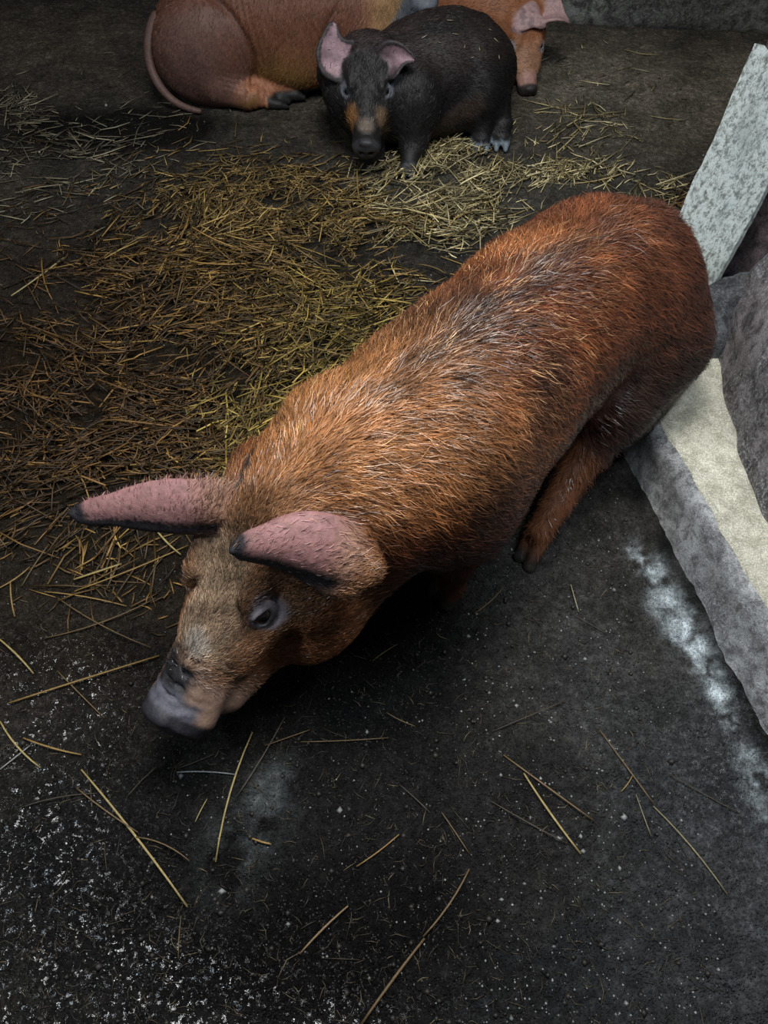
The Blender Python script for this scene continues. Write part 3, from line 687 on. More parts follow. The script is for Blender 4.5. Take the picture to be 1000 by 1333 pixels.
def black_pig():
    O = Vector((.18, 2.55, 0)); root = empty('pig', O)
    tag(root, 'black pig lying on the straw, facing the camera with tan patches beside its snout', 'pig', 'pigs in the pen')
    o = np.array(O); W = lambda x, y, z: np.array((x, y, z)) - o
    B = Sculpt((-.46, -.56, -.005), (.36, .40, .46), .005)
    nodes = [(.03, 2.54, .155, .12, .135), (.09, 2.58, .165, .14, .160), (.16, 2.61, .17, .15, .170), (.23, 2.64, .165, .15, .167), (.28, 2.66, .155, .135, .15), (.32, 2.67, .14, .10, .12)]
    lat = nrm((-.5, .86, 0))
    for p, q in zip(nodes[:-1], nodes[1:]): B.cone(W(*p[:3]), W(*q[:3]), p[4], q[4], .03, lat, .93)
    F = Frame(W(-.050, 2.47, .330), -91, 30, 0, .82)
    B.cone(W(.03, 2.52, .19), F(.03, 0, -.09), .125, .09, .04); B.cone(W(.02, 2.48, .13), F(.06, 0, -.16), .11, .08, .04)
    pig_head(B, F, 1.50, 1.05)
    for s in (-1, 1): B.ball(F(.12, s * .080, -.150), np.array((.10, .07, .085)) * .82, .04, F.R)
    B.ball(F(.14, 0, -.19), np.array((.12, .10, .06)) * .82, .04, F.R)
    aims = [nrm(F.v(.5, -.6, .6)), nrm(F.v(.5, .6, .6))]
    lids(B, F, aims)
    # her right ear stands up and faces forward, the left one folds over
    e1 = simple_ear(B, F, -1, [(.075, -.065, -.03), (.07, -.115, -.01), (.035, -.145, .02), (-.02, -.115, .055)], (.6, -.6, -.4), (.1, -1, .1), .056, .020)
    e2 = simple_ear(B, F, 1, [(.09, .06, -.03), (.075, .10, .01), (.075, .135, .035), (.10, .17, .03)], (.81, .2, -.57), (.81, -.1, -.5), .042, -.026)
    # left haunch with the hind leg forward, both hind feet side by side
    B.ball(W(.30, 2.60, .15), (.095, .11, .14), .04); B.ball(W(.31, 2.55, .12), (.075, .09, .10), .04); B.ball(W(.16, 2.55, .09), (.12, .11, .09), .05)
    for (kx, ky, kz), (fx, fy) in (((.325, 2.55, .11), (.325, 2.50)), ((.355, 2.57, .09), (.392, 2.515))):
        B.cone(W(kx, ky, kz), W(fx, fy, .05), .066, .034, .025); B.cone(W(fx, fy, .05), W(fx - .004, fy - .03, .03), .030, .024, .01); claws(B, W(fx - .004, fy - .03, .026), (-.05, -1, -.15), .95, .016)
    # forelegs: left one straight in front, right one tucked
    B.ball(W(.10, 2.44, .15), (.08, .09, .12), .04)
    B.cone(W(.10, 2.42, .15), W(.095, 2.37, .06), .062, .042, .03); B.cone(W(.095, 2.37, .06), W(.082, 2.325, .034), .038, .028, .02); claws(B, W(.08, 2.315, .026), (-.1, -1, -.2), .9, .014)
    B.cone(W(-.06, 2.44, .12), W(-.05, 2.36, .045), .06, .035, .03); B.cone(W(-.05, 2.36, .045), W(-.02, 2.38, .03), .034, .026, .02)
    V, Q = B.mesh(); N, A = vertex_normals(V, Q); V = V + N * (wob(V, 50, 13) * .0015 + wob(V, 110, 14) * .0006)[:, None]
    # skin folds along the flank
    f = np.sin((V[:, 0] * .8 - V[:, 1] * .4 + V[:, 2] * .9) * 95 + wob(V, 14, 6) * 2) * sm(V[:, 0], -.02, .08) * (1 - sm(V[:, 2], .20, .30)) * (1 - sm(V[:, 0], .14, .2))
    V = V + N * (f * .0016)[:, None]
    ears = (e1, e2)
    def pig(p, n=None):
        h = F.inv(p); w = wob(p, 40, 3); c = np.tile(np.array((.014, .013, .014)), (len(p), 1)); hd = sm(-p[:, 1], .10, .17)
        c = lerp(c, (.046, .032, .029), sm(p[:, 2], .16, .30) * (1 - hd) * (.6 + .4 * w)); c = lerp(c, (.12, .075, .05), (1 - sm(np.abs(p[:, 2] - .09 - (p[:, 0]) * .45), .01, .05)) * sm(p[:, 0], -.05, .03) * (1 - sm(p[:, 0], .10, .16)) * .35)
        for s in (-1, 1):
            k = (.25, .115, .04) if s < 0 else (.17, .11, .065)
            c = lerp(c, k, (1 - sm(np.sqrt((h[:, 0] - .26) ** 2 + ((h[:, 1] - s * .058) * 1.1) ** 2 + ((h[:, 2] + .09) * .5) ** 2) + w * .008, .022, .05)) * hd)
            de = np.linalg.norm((h - (.163, s * .076, -.045)) * (.7, 1, 1), axis=1); c = lerp(c, (.22, .23, .27), (1 - sm(de, .013, .027)) * hd)
            c = lerp(c, (.03, .028, .03), (1 - sm(de, .008, .017)) * hd)
        c = lerp(c, (.17, .13, .10), (1 - sm(np.hypot(h[:, 0] - .30, h[:, 1] * .8), .015, .035)) * hd * sm(h[:, 2], -.08, -.05)); c = lerp(c, (.05, .05, .055), sm(h[:, 0], .345, .36) * hd)
        d, u = ear_near(p, ears); e = (1 - sm(d, .009, .014)) * sm(u[:, 0], .08, .2)
        inner = np.zeros(len(p)); 
        if n is not None:
            fr = nrm(np.array((0, -1., .30))); inner = sm(n @ fr, -.1, .35)
        c = lerp(c, (.055, .045, .05), e); c = lerp(c, (.52, .34, .38), e * inner * (1 - sm(np.abs(u[:, 1]), .8, .95)) * np.clip(.55 + .6 * w, .2, 1)); c = lerp(c, (.20, .25, .29), (1 - sm(p[:, 2], .026, .036)) * (-p[:, 1] > .075) * (p[:, 0] > .10))
        c = lerp(c, (.05, .05, .055), (1 - sm(p[:, 2], .026, .036)) * (p[:, 0] < .0))
        return c
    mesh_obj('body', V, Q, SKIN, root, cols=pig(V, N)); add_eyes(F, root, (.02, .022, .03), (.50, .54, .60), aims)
    def flow(p, n):
        b = np.tile(np.array((.85, .4, -.25)), (len(p), 1)); b[:, 2] -= sm(-p[:, 2], -.28, -.1) * .9; h = sm(-p[:, 1], .10, .17)[:, None]; return b * (1 - h) + F.v(-1, 0, 0) * h
    def mask(p):
        h = F.inv(p); d, u = ear_near(p, ears); m = sm(p[:, 2], .03, .06) * (1 - sm(h[:, 0], .30, .33) * (p[:, 1] < -.15)); m = m * np.where(d < .014, .04, 1.)
        for s in (-1, 1): m = m * sm(np.linalg.norm(h - (.168, s * .076, -.047), axis=1), .02, .03)
        return m
    small_fur('fur', root, V, Q, N, A, NFUR[1], flow, pig, mask, .015, 4)
    return V + o, N

def red_pig():
    O = Vector((-.35, 2.85, 0)); root = empty('pig', O)
    tag(root, 'brown-red pig lying at the back left with its long tail and haunch to the left', 'pig', 'pigs in the pen')
    o = np.array(O); W = lambda x, y, z: np.array((x, y, z)) - o
    B = Sculpt((-.52, -.30, -.005), (.62, .34, .66), .0065); lat = (0, 1, 0)
    nodes = [(-.60, 2.84, .20, 1, .17), (-.42, 2.87, .22, 1, .19), (-.22, 2.89, .225, 1, .19), (-.08, 2.90, .24, 1, .175)]
    for p, q in zip(nodes[:-1], nodes[1:]): B.cone(W(*p[:3]), W(*q[:3]), p[4], q[4], .04, lat, .86)
    B.ball(W(-.61, 2.755, .165), (.168, .10, .172), .022)                      # near haunch
    B.ball(W(-.10, 2.80, .16), (.11, .09, .16), .02)                            # near shoulder
    B.ball(W(-.30, 2.84, .14), (.17, .13, .13), .05)
    # near hind foot pointing forward, the far one beside it
    B.cone(W(-.56, 2.715, .075), W(-.47, 2.70, .05), .062, .044, .03); B.cone(W(-.47, 2.70, .05), W(-.405, 2.715, .035), .040, .028, .015); claws(B, W(-.40, 2.715, .028), (1, -.05, -.12), 1.05)
    B.cone(W(-.43, 2.76, .06), W(-.35, 2.765, .045), .045, .030, .02); claws(B, W(-.345, 2.765, .034), (1, -.05, -.1), 1.05)
    # foreleg folded under
    B.cone(W(-.10, 2.76, .08), W(-.17, 2.73, .04), .055, .035, .03); B.cone(W(-.17, 2.73, .04), W(-.09, 2.71, .03), .035, .028, .02); claws(B, W(-.10, 2.71, .025), (1, -.1, -.1), .95)
    F = Frame(W(-.085, 2.92, .460), -4, 27, -3, .85)
    B.cone(W(-.10, 2.90, .28), F(.03, 0, -.10), .16, .10, .05, lat, .9); B.cone(W(-.06, 2.88, .20), F(.08, 0, -.15), .12, .07, .05)
    pig_head(B, F, 1.2, 1.15); lids(B, F)
    e1 = simple_ear(B, F, 1, [(.0, .075, -.02), (.02, .13, .01), (.07, .17, -.02), (.12, .18, -.07)], (.8, .0, .2), (.7, -.3, .2), .055, .014)
    e2 = simple_ear(B, F, -1, [(.0, -.075, -.02), (.02, -.13, .01), (.07, -.17, -.02), (.12, -.18, -.07)], (.8, .0, .2), (.7, .3, .2), .055, .014)
    V, Q = B.mesh(); N, A = vertex_normals(V, Q); V = V + N * (wob(V, 40, 23) * .0016)[:, None]
    g = np.exp(-((V[:, 0] + .10) / .05) ** 2) * sm(-V[:, 1], .03, .08); V = V + N * (np.sin(V[:, 0] * 330 + V[:, 2] * 60 + wob(V, 20, 4)) * g * .0022)[:, None]     # creases before the haunch
    g2 = np.exp(-(((V[:, 0] + .16) / .05) ** 2 + ((V[:, 2] - .11) / .03) ** 2)) * sm(-V[:, 1], .08, .12); V = V + N * (np.sin(V[:, 2] * 420 + V[:, 0] * 170) * g2 * .003)[:, None]
    ears = (e1, e2)
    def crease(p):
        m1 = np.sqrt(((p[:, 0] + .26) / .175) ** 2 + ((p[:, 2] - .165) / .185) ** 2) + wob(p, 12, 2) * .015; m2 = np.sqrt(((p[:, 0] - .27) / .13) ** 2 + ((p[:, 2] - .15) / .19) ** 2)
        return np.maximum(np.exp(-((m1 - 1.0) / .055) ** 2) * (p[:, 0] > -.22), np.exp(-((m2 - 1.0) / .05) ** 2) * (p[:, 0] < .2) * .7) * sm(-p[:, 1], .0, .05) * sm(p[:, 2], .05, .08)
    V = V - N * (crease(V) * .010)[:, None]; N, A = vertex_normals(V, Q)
    def pig(p, n=None):
        h = F.inv(p); w = wob(p, 20, 5); c = np.tile(np.array((.19, .075, .042)), (len(p), 1))
        hq = 1 - sm(np.sqrt(((p[:, 0] + .26) / .17) ** 2 + ((p[:, 2] - .165) / .18) ** 2) + w * .05, .85, 1.05)
        c = lerp(c, (.15, .082, .068), hq * sm(-p[:, 1], -.02, .04) * (.7 + .3 * w))
        c = lerp(c, (.36, .20, .06), np.exp(-(((p[:, 0] - .0) / .14) ** 2 + ((p[:, 2] - .07) / .10) ** 2)) * (1 - hq) * .9)
        c = lerp(c, (.27, .13, .07), np.exp(-((p[:, 0] - .27) / .05) ** 2) * (p[:, 2] < .22) * .6)
        c = lerp(c, (.50, .33, .15), sm(p[:, 0], .285, .34) * (p[:, 2] > .12))
        c = lerp(c, (.075, .032, .022), crease(p) * .6)  # crease shade painted into the skin colour, along the pressed-in lines
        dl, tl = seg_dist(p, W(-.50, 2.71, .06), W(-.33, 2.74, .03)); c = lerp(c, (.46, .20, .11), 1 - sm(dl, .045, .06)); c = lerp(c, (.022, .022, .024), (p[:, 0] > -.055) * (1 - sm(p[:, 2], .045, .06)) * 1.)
        c = lerp(c, (.36, .17, .09), sm(h[:, 0], .0, .06) * (1 - sm(h[:, 0], .22, .26)) * (p[:, 0] > .28) * .5); c = lerp(c, (.17, .185, .215), sm(h[:, 0] + w * .01, .225, .25) * (p[:, 0] > .3))
        return c
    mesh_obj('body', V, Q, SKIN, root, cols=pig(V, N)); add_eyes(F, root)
    # tail hanging round the haunch
    C = bez([W(-.765, 2.84, .24), W(-.83, 2.76, .16), W(-.80, 2.69, .03), W(-.64, 2.665, .016)], np.linspace(0, 1, 26)); T = Sculpt(C.min(0) - .03, C.max(0) + .03, .004)
    for i in range(25): T.cone(C[i], C[i + 1], .019 - .010 * i / 25, .019 - .010 * (i + 1) / 25, .006)
    tv, tq = T.mesh(); mesh_obj('tail', tv, tq, SKIN, root, cols=np.tile(np.array((.15, .085, .07)), (len(tv), 1)))
    flow = lambda p, n: np.tile(np.array((-.35, 0, -1.)), (len(p), 1)) + .25 * np.stack([wob(p, 20, 7), wob(p, 20, 8), wob(p, 20, 9)], 1)
    mask = lambda p: sm(p[:, 2], .05, .08) * (p[:, 2] < .45) * (.35 + .65 * (p[:, 0] > -.08)) * (F.inv(p)[:, 0] < .25)
    small_fur('fur', root, V, Q, N, A, NFUR[2], flow, pig, mask, .017, 6)
    return root

def orange_pig():
    O = Vector((.25, 3.05, 0)); root = empty('pig', O)
    tag(root, 'pale orange pig lying mostly hidden behind the black pig, pink ears drooping over its eye', 'pig', 'pigs in the pen')
    o = np.array(O); W = lambda x, y, z: np.array((x, y, z)) - o
    B = Sculpt((-.50, -.36, -.005), (.48, .24, .42), .0055); lat = (0, 1, 0)
    for p, q in zip([(.36, 3.06, .18, .12), (.28, 3.12, .19, .14), (.10, 3.15, .19, .145)], [(.28, 3.12, .19, .14), (.10, 3.15, .19, .145), (-.10, 3.16, .17, .13)]): B.cone(W(*p[:3]), W(*q[:3]), p[3], q[3], .03)
    F = Frame(W(.490, 2.955, .232), -80, 40, -4, .72)
    B.cone(W(.35, 3.07, .19), F(.04, 0, -.09), .12, .085, .04); pig_head(B, F, 1.05, .95, False); aims = [nrm(F.v(.3, -.8, .5)), nrm(F.v(.5, .5, .8))]; lids(B, F, aims)
    e1 = simple_ear(B, F, -1, [(.03, -.06, -.01), (.05, -.03, .035), (.08, .02, .055), (.12, .07, .03)], (.6, -.8, -.2), (.8, -.7, .1), .046, .014)
    e2 = simple_ear(B, F, 1, [(.03, .075, -.02), (.05, .11, .03), (.08, .15, .035), (.10, .20, .02)], (.9, .1, .2), (.8, -.2, .5), .048, -.016)
    V, Q = B.mesh(); N, A = vertex_normals(V, Q); V = V + N * (wob(V, 45, 33) * .0013)[:, None]; ears = (e1, e2)
    def pig(p, n=None):
        h = F.inv(p); w = wob(p, 40, 5); c = np.tile(np.array((.34, .13, .055)), (len(p), 1)); hd = (p[:, 0] > .08) & (p[:, 1] < .02)
        c = lerp(c, (.42, .22, .13), sm(h[:, 0], .12, .22) * hd); c = lerp(c, (.48, .27, .22), sm(h[:, 0], .27, .30) * hd); c = lerp(c, (.06, .05, .05), sm(h[:, 0], .335, .35) * hd)
        for s in (-1, 1):
            de = np.linalg.norm(h - (.165, s * .076, -.045), axis=1); c = lerp(c, (.42, .40, .44), (1 - sm(de, .020, .036)) * hd); c = lerp(c, (.06, .05, .06), (1 - sm(de, .008, .018)) * hd)
        d, u = ear_near(p, ears); e = (1 - sm(d, .010, .015)) * sm(u[:, 0], .05, .2); c = lerp(c, (.50, .32, .31), e); c = lerp(c, (.17, .12, .13), e * (u[:, 2] < .5) * sm(wob(p, 130, 9), .1, .4) * .6)
        c = lerp(c, (.03, .028, .028), (1 - sm(p[:, 2], .03, .045)) * (p[:, 1] < -.12)); return c
    mesh_obj('body', V, Q, SKIN, root, cols=pig(V, N)); add_eyes(F, root, aim=aims)
    small_fur('fur', root, V, Q, N, A, NFUR[3], lambda p, n: np.tile(np.array((-.5, .6, -.5)), (len(p), 1)), pig, lambda p: sm(p[:, 2], .05, .08) * np.where(ear_near(p, ears)[0] < .015, .0, 1.) * (F.inv(p)[:, 0] < .30), .014, 8)
    return root
big_pig(); BV, BN = black_pig(); red_pig(); orange_pig()

# ---------------------------------------------------------------- straw
STRAWM = attr_mat('straw', .45, .45, .3, 240, vary=.55)
FAM = [[(.30, .20, .06), (.22, .14, .05), (.36, .25, .09), (.12, .075, .03)], [(.22, .125, .035), (.13, .075, .028), (.30, .18, .05), (.07, .045, .02)], [(.30, .21, .05), (.36, .26, .07), (.20, .14, .04), (.10, .07, .03)],
       [(.50, .41, .20), (.58, .50, .29), (.38, .31, .15), (.25, .19, .09)], [(.085, .045, .016), (.12, .062, .02), (.05, .03, .014), (.19, .10, .03)], [(.20, .17, .11), (.14, .12, .08), (.28, .25, .17), (.08, .07, .05)]]
def stalk_mesh(A, D, ln, r, bend, col, fl=.55, seg=3, sides=4, rng=None):
    """many bent stalks at once; A = middle, D = unit direction, flattened cross-section, darker ends"""
    n = len(A); t = np.linspace(-.5, .5, seg + 1); side = np.cross(D, (0, 0, 1.)); side /= np.linalg.norm(side, axis=1, keepdims=True) + 1e-9; up = np.cross(side, D)
    V = np.zeros((n, seg + 1, sides, 3)); C = np.zeros((n, seg + 1, sides, 3))
    for i, tt in enumerate(t):
        c = A + D * (ln * tt)[:, None] + side * (bend * (tt * tt * 4 - .5))[:, None]; rr = r * (1 - .25 * abs(tt) * 2)
        for k in range(sides):
            a = 2 * math.pi * (k + .5) / sides; V[:, i, k] = c + side * (rr * math.cos(a))[:, None] + up * (rr * fl * math.sin(a))[:, None]
        C[:, i] = (col * (1 - .35 * (i == seg)))[:, None]
    m = (seg + 1) * sides; b = (np.arange(n) * m)[:, None, None]; Q = []
    for i in range(seg):
        for k in range(sides): Q.append([i * sides + k, i * sides + (k + 1) % sides, (i + 1) * sides + (k + 1) % sides, (i + 1) * sides + k])
    Q += [[3, 2, 1, 0][:4], [seg * sides + k for k in range(4)]]
    return V.reshape(-1, 3), (b + np.array(Q)[None]).reshape(-1, 4), C.reshape(-1, 3)
def straw_beds():
    rng = np.random.default_rng(12); A, D, Ln, R_, Bd, Cc = [], [], [], [], [], []; loose = []
    for px, py, sx, sy, n, fam, h in HEAPS:
        for q in range(int(n * 1.75)):
            x, y = px + rng.normal(0, sx * .85), py + rng.normal(0, sy * .85); p = at(x, y)
            if p.y > 3.2 or abs(p.x) > 2.3: continue
            if (p.x - .62) * 1 > 0 and p.y < 1.6: continue
            long_ = rng.random() < .16; ln = rng.uniform(.07, .19) if long_ else rng.uniform(.018, .075); a = rng.uniform(0, math.pi)
            if float(vnoise(np.array(p.x), np.array(p.y), .11, 41, 3)) < rng.uniform(.25, .52): continue
            if rng.random() < .45: a = 3.0 * float(vnoise(np.array(p.x), np.array(p.y), .25, 43, 2)) - .9 + rng.normal(0, .3)
            pl = float(pile(p.x, p.y)); z = float(ground(np.array(p.x), np.array(p.y))) + .003 + rng.uniform(0, 1) ** .7 * pl * .9
            tilt = rng.normal(0, .10 + min(.3, pl * 6)) * (.5 if long_ else 1)
            z += abs(math.sin(tilt)) * ln * .45 * .7
            d = np.array((math.cos(a) * math.cos(tilt), math.sin(a) * math.cos(tilt), math.sin(tilt)))
            if pl < .004: d[2] *= .3; d /= np.linalg.norm(d)
            c = np.array(FAM[fam][rng.choice(4, p=(.35, .27, .2, .18))]) * rng.choice((.35, .8, 1.4, 2.1), p=(.25, .30, .28, .17)) * rng.uniform(.8, 1.2)
            r = rng.uniform(.0013, .0024) if not long_ else rng.uniform(.0018, .0030)
            row = (np.array((p.x, p.y, z)), d, ln, r, rng.normal(0, .06) * ln, c)
            if long_ and z - .003 > pl * .45 and len(loose) < 400 and rng.random() < .35: loose.append((row, fam)); continue
            for L_, v in zip((A, D, Ln, R_, Bd, Cc), row): L_.append(v)
    V, Q, C = stalk_mesh(*map(np.array, (A, D, Ln, R_, Bd, Cc)), seg=2)
    o = mesh_obj('straw_bedding', V, Q, STRAWM, smooth=False, cols=C)
    tag(o, 'trampled golden and brown straw bedding scattered over the muddy floor', 'straw', kind='stuff')
    rng.shuffle(loose)
    return loose[:215]
loose = straw_beds()
FNAME = {0: 'long golden straw stalk lying on top of the matted bedding in mid pen', 1: 'long golden straw stalk lying on top of the matted bedding in mid pen', 2: 'long golden straw stalk lying on top of the matted bedding in mid pen',
         3: 'long pale yellow straw stalk on the fresh clump before the black pig', 4: 'long brown wet straw stalk on the dark trodden bedding at the left', 5: 'long dull straw stalk on the thin litter of the far floor'}
GN = {0: 'stalks on the matted bedding', 1: 'stalks on the matted bedding', 2: 'stalks on the matted bedding', 3: 'stalks on the fresh pale clump', 4: 'stalks on the dark trodden bedding', 5: 'stalks on the far thin litter'}
def one_stalk(row, label, group=None, seg=5, sides=6):
    A, D, ln, r, bd, c = row; O = Vector(A) ; V, Q, C = stalk_mesh(np.zeros((1, 3)), D[None], np.array([ln]), np.array([r]), np.array([bd]), np.array(c)[None], .75, seg, 4)
    o = mesh_obj('straw_stalk', V, Q, STRAWM, smooth=False, cols=C); o.location = O; return tag(o, label, 'straw', group)
for row, fam in loose: one_stalk(row, FNAME[fam], GN[fam])

# stalks that can be picked out one by one: ends in the photograph, radius, colour, label
Yl, Go, Br, Dk = (.50, .38, .15), (.40, .25, .08), (.20, .13, .06), (.085, .065, .045)
ONE = [
 (108, 1002, 246, 1180, .0032, Yl, 'longest yellow straw stalk at lower left, pointing down away from the snout'),
 (101, 1028, 180, 1085, .0022, Br, 'brown straw stalk crossing under the long yellow one at lower left'),
 (180, 1088, 250, 1120, .0018, Br, 'short brown straw stalk right of the long yellow one at lower left'),
 (327, 956, 278, 1122, .0026, Yl, 'yellow straw stalk standing almost upright in the photo just below the snout'),
 (372, 935, 310, 1040, .0024, Dk, 'dark straw stalk slanting beside the upright yellow one below the snout'),
 (346, 972, 404, 953, .0018, Br, 'small brown stalk slanting below the jaw of the ginger pig'),
 (392, 968, 506, 962, .0016, Br, 'thin brown stalk lying level in the shadow below the jaw'),
 (232, 1006, 308, 1010, .0020, (.34, .34, .33), 'pale grey stalk lying level below the snout'),
 (0, 942, 51, 1001, .0028, Yl, 'yellow stalk running down from the left edge of the photo'),
 (30, 962, 106, 984, .0026, Go, 'golden stalk pointing right near the left edge, level with the nose'),
 (0, 1003, 39, 970, .0020, (.40, .40, .38), 'whitish stalk crossing the yellow one at the left edge'),
 (30, 1050, 128, 1032, .0016, Dk, 'thin dark stalk lying level at the lower left'),
 (12, 916, 208, 855, .0028, Go, 'long golden straw stalk reaching right to the bridge of the snout'),
 (0, 832, 46, 878, .0030, Yl, 'thick yellow stalk at the left edge, above nose level'),
 (60, 834, 204, 783, .0022, Br, 'golden-brown stalk slanting up left of the snout'),
 (75, 782, 196, 846, .0020, Br, 'brown stalk slanting down to the right left of the snout'),
 (60, 771, 166, 789, .0022, Go, 'golden stalk lying nearly level left of the right eye'),
 (100, 774, 246, 714, .0024, Go, 'long golden stalk pointing at the hidden eye of the ginger pig'),
 (98, 757, 160, 737, .0034, Yl, 'thick split yellow stalk lying left of the ginger pig brow'),
 (30, 765, 66, 712, .0020, Br, 'brown stalk slanting near the left edge below the far ear'),
 (0, 772, 42, 742, .0024, Go, 'short golden stalk at the left edge below the far ear'),
 (16, 762, 20, 805, .0024, Go, 'short golden stalk pointing down near the left edge'),
 (75, 874, 135, 934, .0018, Br, 'thin brown stalk slanting down left of the nose'),
 (196, 683, 236, 727, .0032, Yl, 'thick yellow stalk just under the far ear'),
 (18, 391, 86, 341, .0034, (.50, .40, .2), 'large pale stalk by itself on the dark floor at far left'),
 (655, 985, 770, 1070, .0026, Br, 'brown stalk of the crossed pair on bare floor at lower right'),
 (680, 1010, 754, 1114, .0030, Yl, 'yellow speckled stalk of the crossed pair on bare floor at lower right'),
 (638, 1046, 737, 1100, .0018, Dk, 'dark thin stalk left of the crossed pair at lower right'),
 (779, 954, 850, 1050, .0020, Br, 'upper brown length of the long bent stalk at lower right'),
 (850, 1050, 946, 1164, .0020, (.34, .28, .16), 'lower pale length of the long bent stalk at lower right'),
 (612, 1134, 552, 1222, .0026, Br, 'split-ended brown stalk above the bottom edge, right of centre'),
 (552, 1222, 470, 1333, .0036, (.19, .12, .055), 'thick brown stalk running off the bottom edge near centre'),
 (453, 1180, 390, 1242, .0026, (.34, .22, .11), 'short frayed tan stalk on the black patch at bottom centre'),
 (520, 1088, 465, 1130, .0018, Go, 'small golden stalk on the black patch under the body'),
 (520, 1022, 560, 1060, .0014, Dk, 'thin dark stalk below the chest of the ginger pig'),
 (575, 1060, 611, 1112, .0016, Br, 'thin brown stalk right of the black patch at bottom centre'),
 (329, 1093, 354, 1101, .0026, Go, 'tiny golden chip of straw alone on the black patch'),
 (256, 1072, 271, 1042, .0014, Yl, 'tiny yellow stalk below the snout beside the long upright one'),
 (232, 1248, 236, 1192, .0012, Br, 'thin wiry brown stalk at bottom left, bent over'),
 (618, 803, 656, 769, .0018, Br, 'brown stalk on the floor between the front and hind feet'),
 (485, 862, 517, 841, .0016, Br, 'small brown stalk in the shadow behind the jaw'),
 (741, 766, 752, 800, .0018, (.36, .34, .2), 'pale green-yellow tuft stalk on bare floor right of the hind foot'),
 (740, 800, 790, 830, .0010, Dk, 'wiry dark stalk on bare floor below the hind foot'),
 (808, 1032, 822, 1012, .0016, Go, 'short golden chip above the long bent stalk at lower right'),
 (826, 1036, 846, 1090, .0014, (.30, .26, .16), 'short pale stalk left of the long bent stalk at lower right'),
 (640, 955, 735, 915, .0014, Dk, 'thin dark stalk lying level on the bare floor at right'),
 (870, 1010, 960, 1060, .0014, Dk, 'thin dark stalk near the limy streak at lower right'),
 (503, 930, 540, 950, .0012, Br, 'wisp of straw in the shadow under the neck'),
 (205, 1000, 165, 1040, .0014, Dk, 'short dark stalk under the snout beside the long yellow one'),
 (280, 985, 232, 1002, .0014, Dk, 'short dark stalk lying under the mouth'),
 (60, 385, 62, 386, .001, Dk, None),
 (870, 245, 905, 265, .0016, (.34, .30, .2), 'thin pale stalk on the dark floor beside the board'),
 (805, 205, 830, 175, .0018, (.34, .3, .17), 'bent pale stalk on the grey floor right of the fresh clump'),
 (470, 262, 560, 330, .0026, (.50, .40, .16), 'long yellow stalk across the gap between old bedding and the fresh clump'),
 (362, 225, 445, 275, .0026, (.48, .36, .14), 'long yellow stalk at the top right of the matted bedding'),
 (340, 366, 380, 382, .0026, Go, 'golden stalk in the middle of the matted bedding'),
]
rg = np.random.default_rng(77)
for x0, y0, x1, y1, r, c, lab in ONE:
    if lab is None: continue
    a, b = np.array(at(x0, y0)), np.array(at(x1, y1)); 
    za, zb = [float(ground(np.array(v[0]), np.array(v[1]))) + .7 * float(pile(v[0], v[1])) for v in (a, b)]
    a[2], b[2] = za + r + .004, zb + r + .004; mid = (a + b) / 2; mid[2] = max(mid[2], float(ground(np.array(mid[0]), np.array(mid[1]))) + r + .003)
    ln = np.linalg.norm(b - a); one_stalk((mid, (b - a) / ln, ln, r * .82, rg.normal(0, .025) * ln, np.array(c)), lab, seg=6)

# flecks of straw stuck on the black pig
X_, Y_, W_ = px_of(BV)
for k, (fx, fy, a, c) in enumerate([(556, 46, .9, (.6, .55, .42)), (597, 44, 0, (.4, .36, .27)), (590, 24, .5, (.45, .4, .3)), (649, 52, -.6, (.5, .5, .2)), (626, 68, 1.5, (.45, .38, .2)), (652, 77, 1.3, (.5, .45, .3)), (618, 78, .2, (.5, .45, .35)), (575, 60, -.4, (.35, .3, .22)), (640, 36, .3, (.4, .35, .25)), (608, 62, 1.1, (.35, .3, .2))]):
    m = np.nonzero((np.abs(X_ - fx) < 4) & (np.abs(Y_ - fy) < 4))[0]; i = m[W_[m].argmin()]; n = BN[i]; d = nrm(np.array((math.cos(a), 0, math.sin(a)))); d = nrm(d - n * (d @ n))
    one_stalk((BV[i] + n * .004, d, (.022, .012)[k > 3], .0016, 0, np.array(c)), 'tiny pale straw fleck stuck on the flank or back of the black pig', 'straw flecks on the black pig', seg=2)

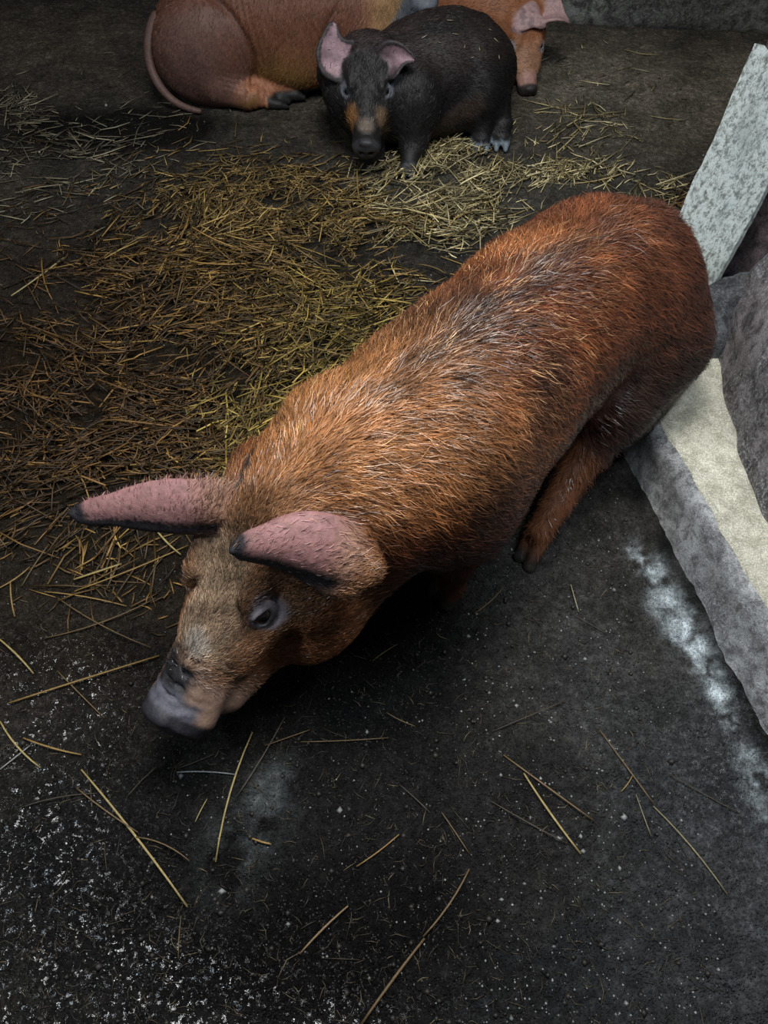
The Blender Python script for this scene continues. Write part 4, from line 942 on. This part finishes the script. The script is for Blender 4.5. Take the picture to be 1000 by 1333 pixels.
# ---------------------------------------------------------------- fine litter: chaff, crumbs of mud and pebbles
def litter():
    rng = np.random.default_rng(5); A, D, Ln, R_, Bd, Cc = [], [], [], [], [], []
    for q in range(3800):
        x, y = rng.uniform(-20, 1010), rng.uniform(75, 1333) ; p = at(x, y)
        if abs(p.x) > 1.3 or (p.x > .68 and 1.4 < p.y < 2.2) or (p.x > .52 and p.y < 1.65): continue
        a = rng.uniform(0, math.pi); ln = rng.uniform(.006, .03) * (1 + 1.2 * (rng.random() < .1)); c = np.array([(.06, .045, .03), (.10, .075, .045), (.18, .14, .08), (.035, .03, .025)][rng.choice(4, p=(.42, .27, .08, .23))])
        for L_, v in zip((A, D, Ln, R_, Bd, Cc), (np.array((p.x, p.y, float(ground(np.array(p.x), np.array(p.y))) + .0015)), np.array((math.cos(a), math.sin(a), rng.normal(0, .05))), ln, rng.uniform(.0004, .0010), rng.normal(0, .12) * ln, c)): L_.append(v)
    V, Q, C = stalk_mesh(*map(np.array, (A, D, Ln, R_, Bd, Cc)), seg=2); tag(mesh_obj('chaff', V, Q, STRAWM, smooth=False, cols=C), 'fine dark chaff and broken straw bits strewn over the whole floor', 'chaff', kind='stuff')
    # crumbs
    oc = np.array([(1, 0, 0), (0, 1, 0), (-1, 0, 0), (0, -1, 0), (0, 0, 1), (0, 0, -1), (.7, .7, .1), (-.6, .7, -.1)], float)[:6]; F8 = np.array([(0, 1, 4), (1, 2, 4), (2, 3, 4), (3, 0, 4), (1, 0, 5), (2, 1, 5), (3, 2, 5), (0, 3, 5)])
    n = 24000; px, py = rng.uniform(-20, 1010, n), rng.uniform(75, 1333, n) ; P = np.array([at(a, b) for a, b in zip(px, py)]); ok = (np.abs(P[:, 0]) < 1.3) & ~((P[:, 0] > .68) & (P[:, 1] < 2.2)) & ~((P[:, 0] > .54) & (P[:, 1] < 1.65)); P = P[ok]; px, py = px[ok], py[ok]; n = len(P)
    P[:, 2] = ground(P[:, 0], P[:, 1]); s = rng.uniform(.0008, .0028, n) * (1 + 1.6 * (rng.random(n) < .05)); V = P[:, None] + oc[None] * s[:, None, None] * rng.uniform(.6, 1.3, (n, 6, 1))
    lite = rng.random(n) < np.where((px > 600) & (py > 600), .20, .05); c = np.where(lite[:, None], (.30, .31, .30), (.035, .031, .027)) * rng.uniform(.6, 1.4, (n, 1))
    tag(mesh_obj('mud_crumbs', V.reshape(-1, 3), (np.arange(n)[:, None, None] * 6 + F8[None]).reshape(-1, 3), attr_mat('crumb', .5, .4, .2, 200), smooth=False, cols=np.repeat(c, 6, axis=0)), 'tiny crumbs of dark mud and pale grit on the bare floor', 'grit', kind='stuff')
litter()
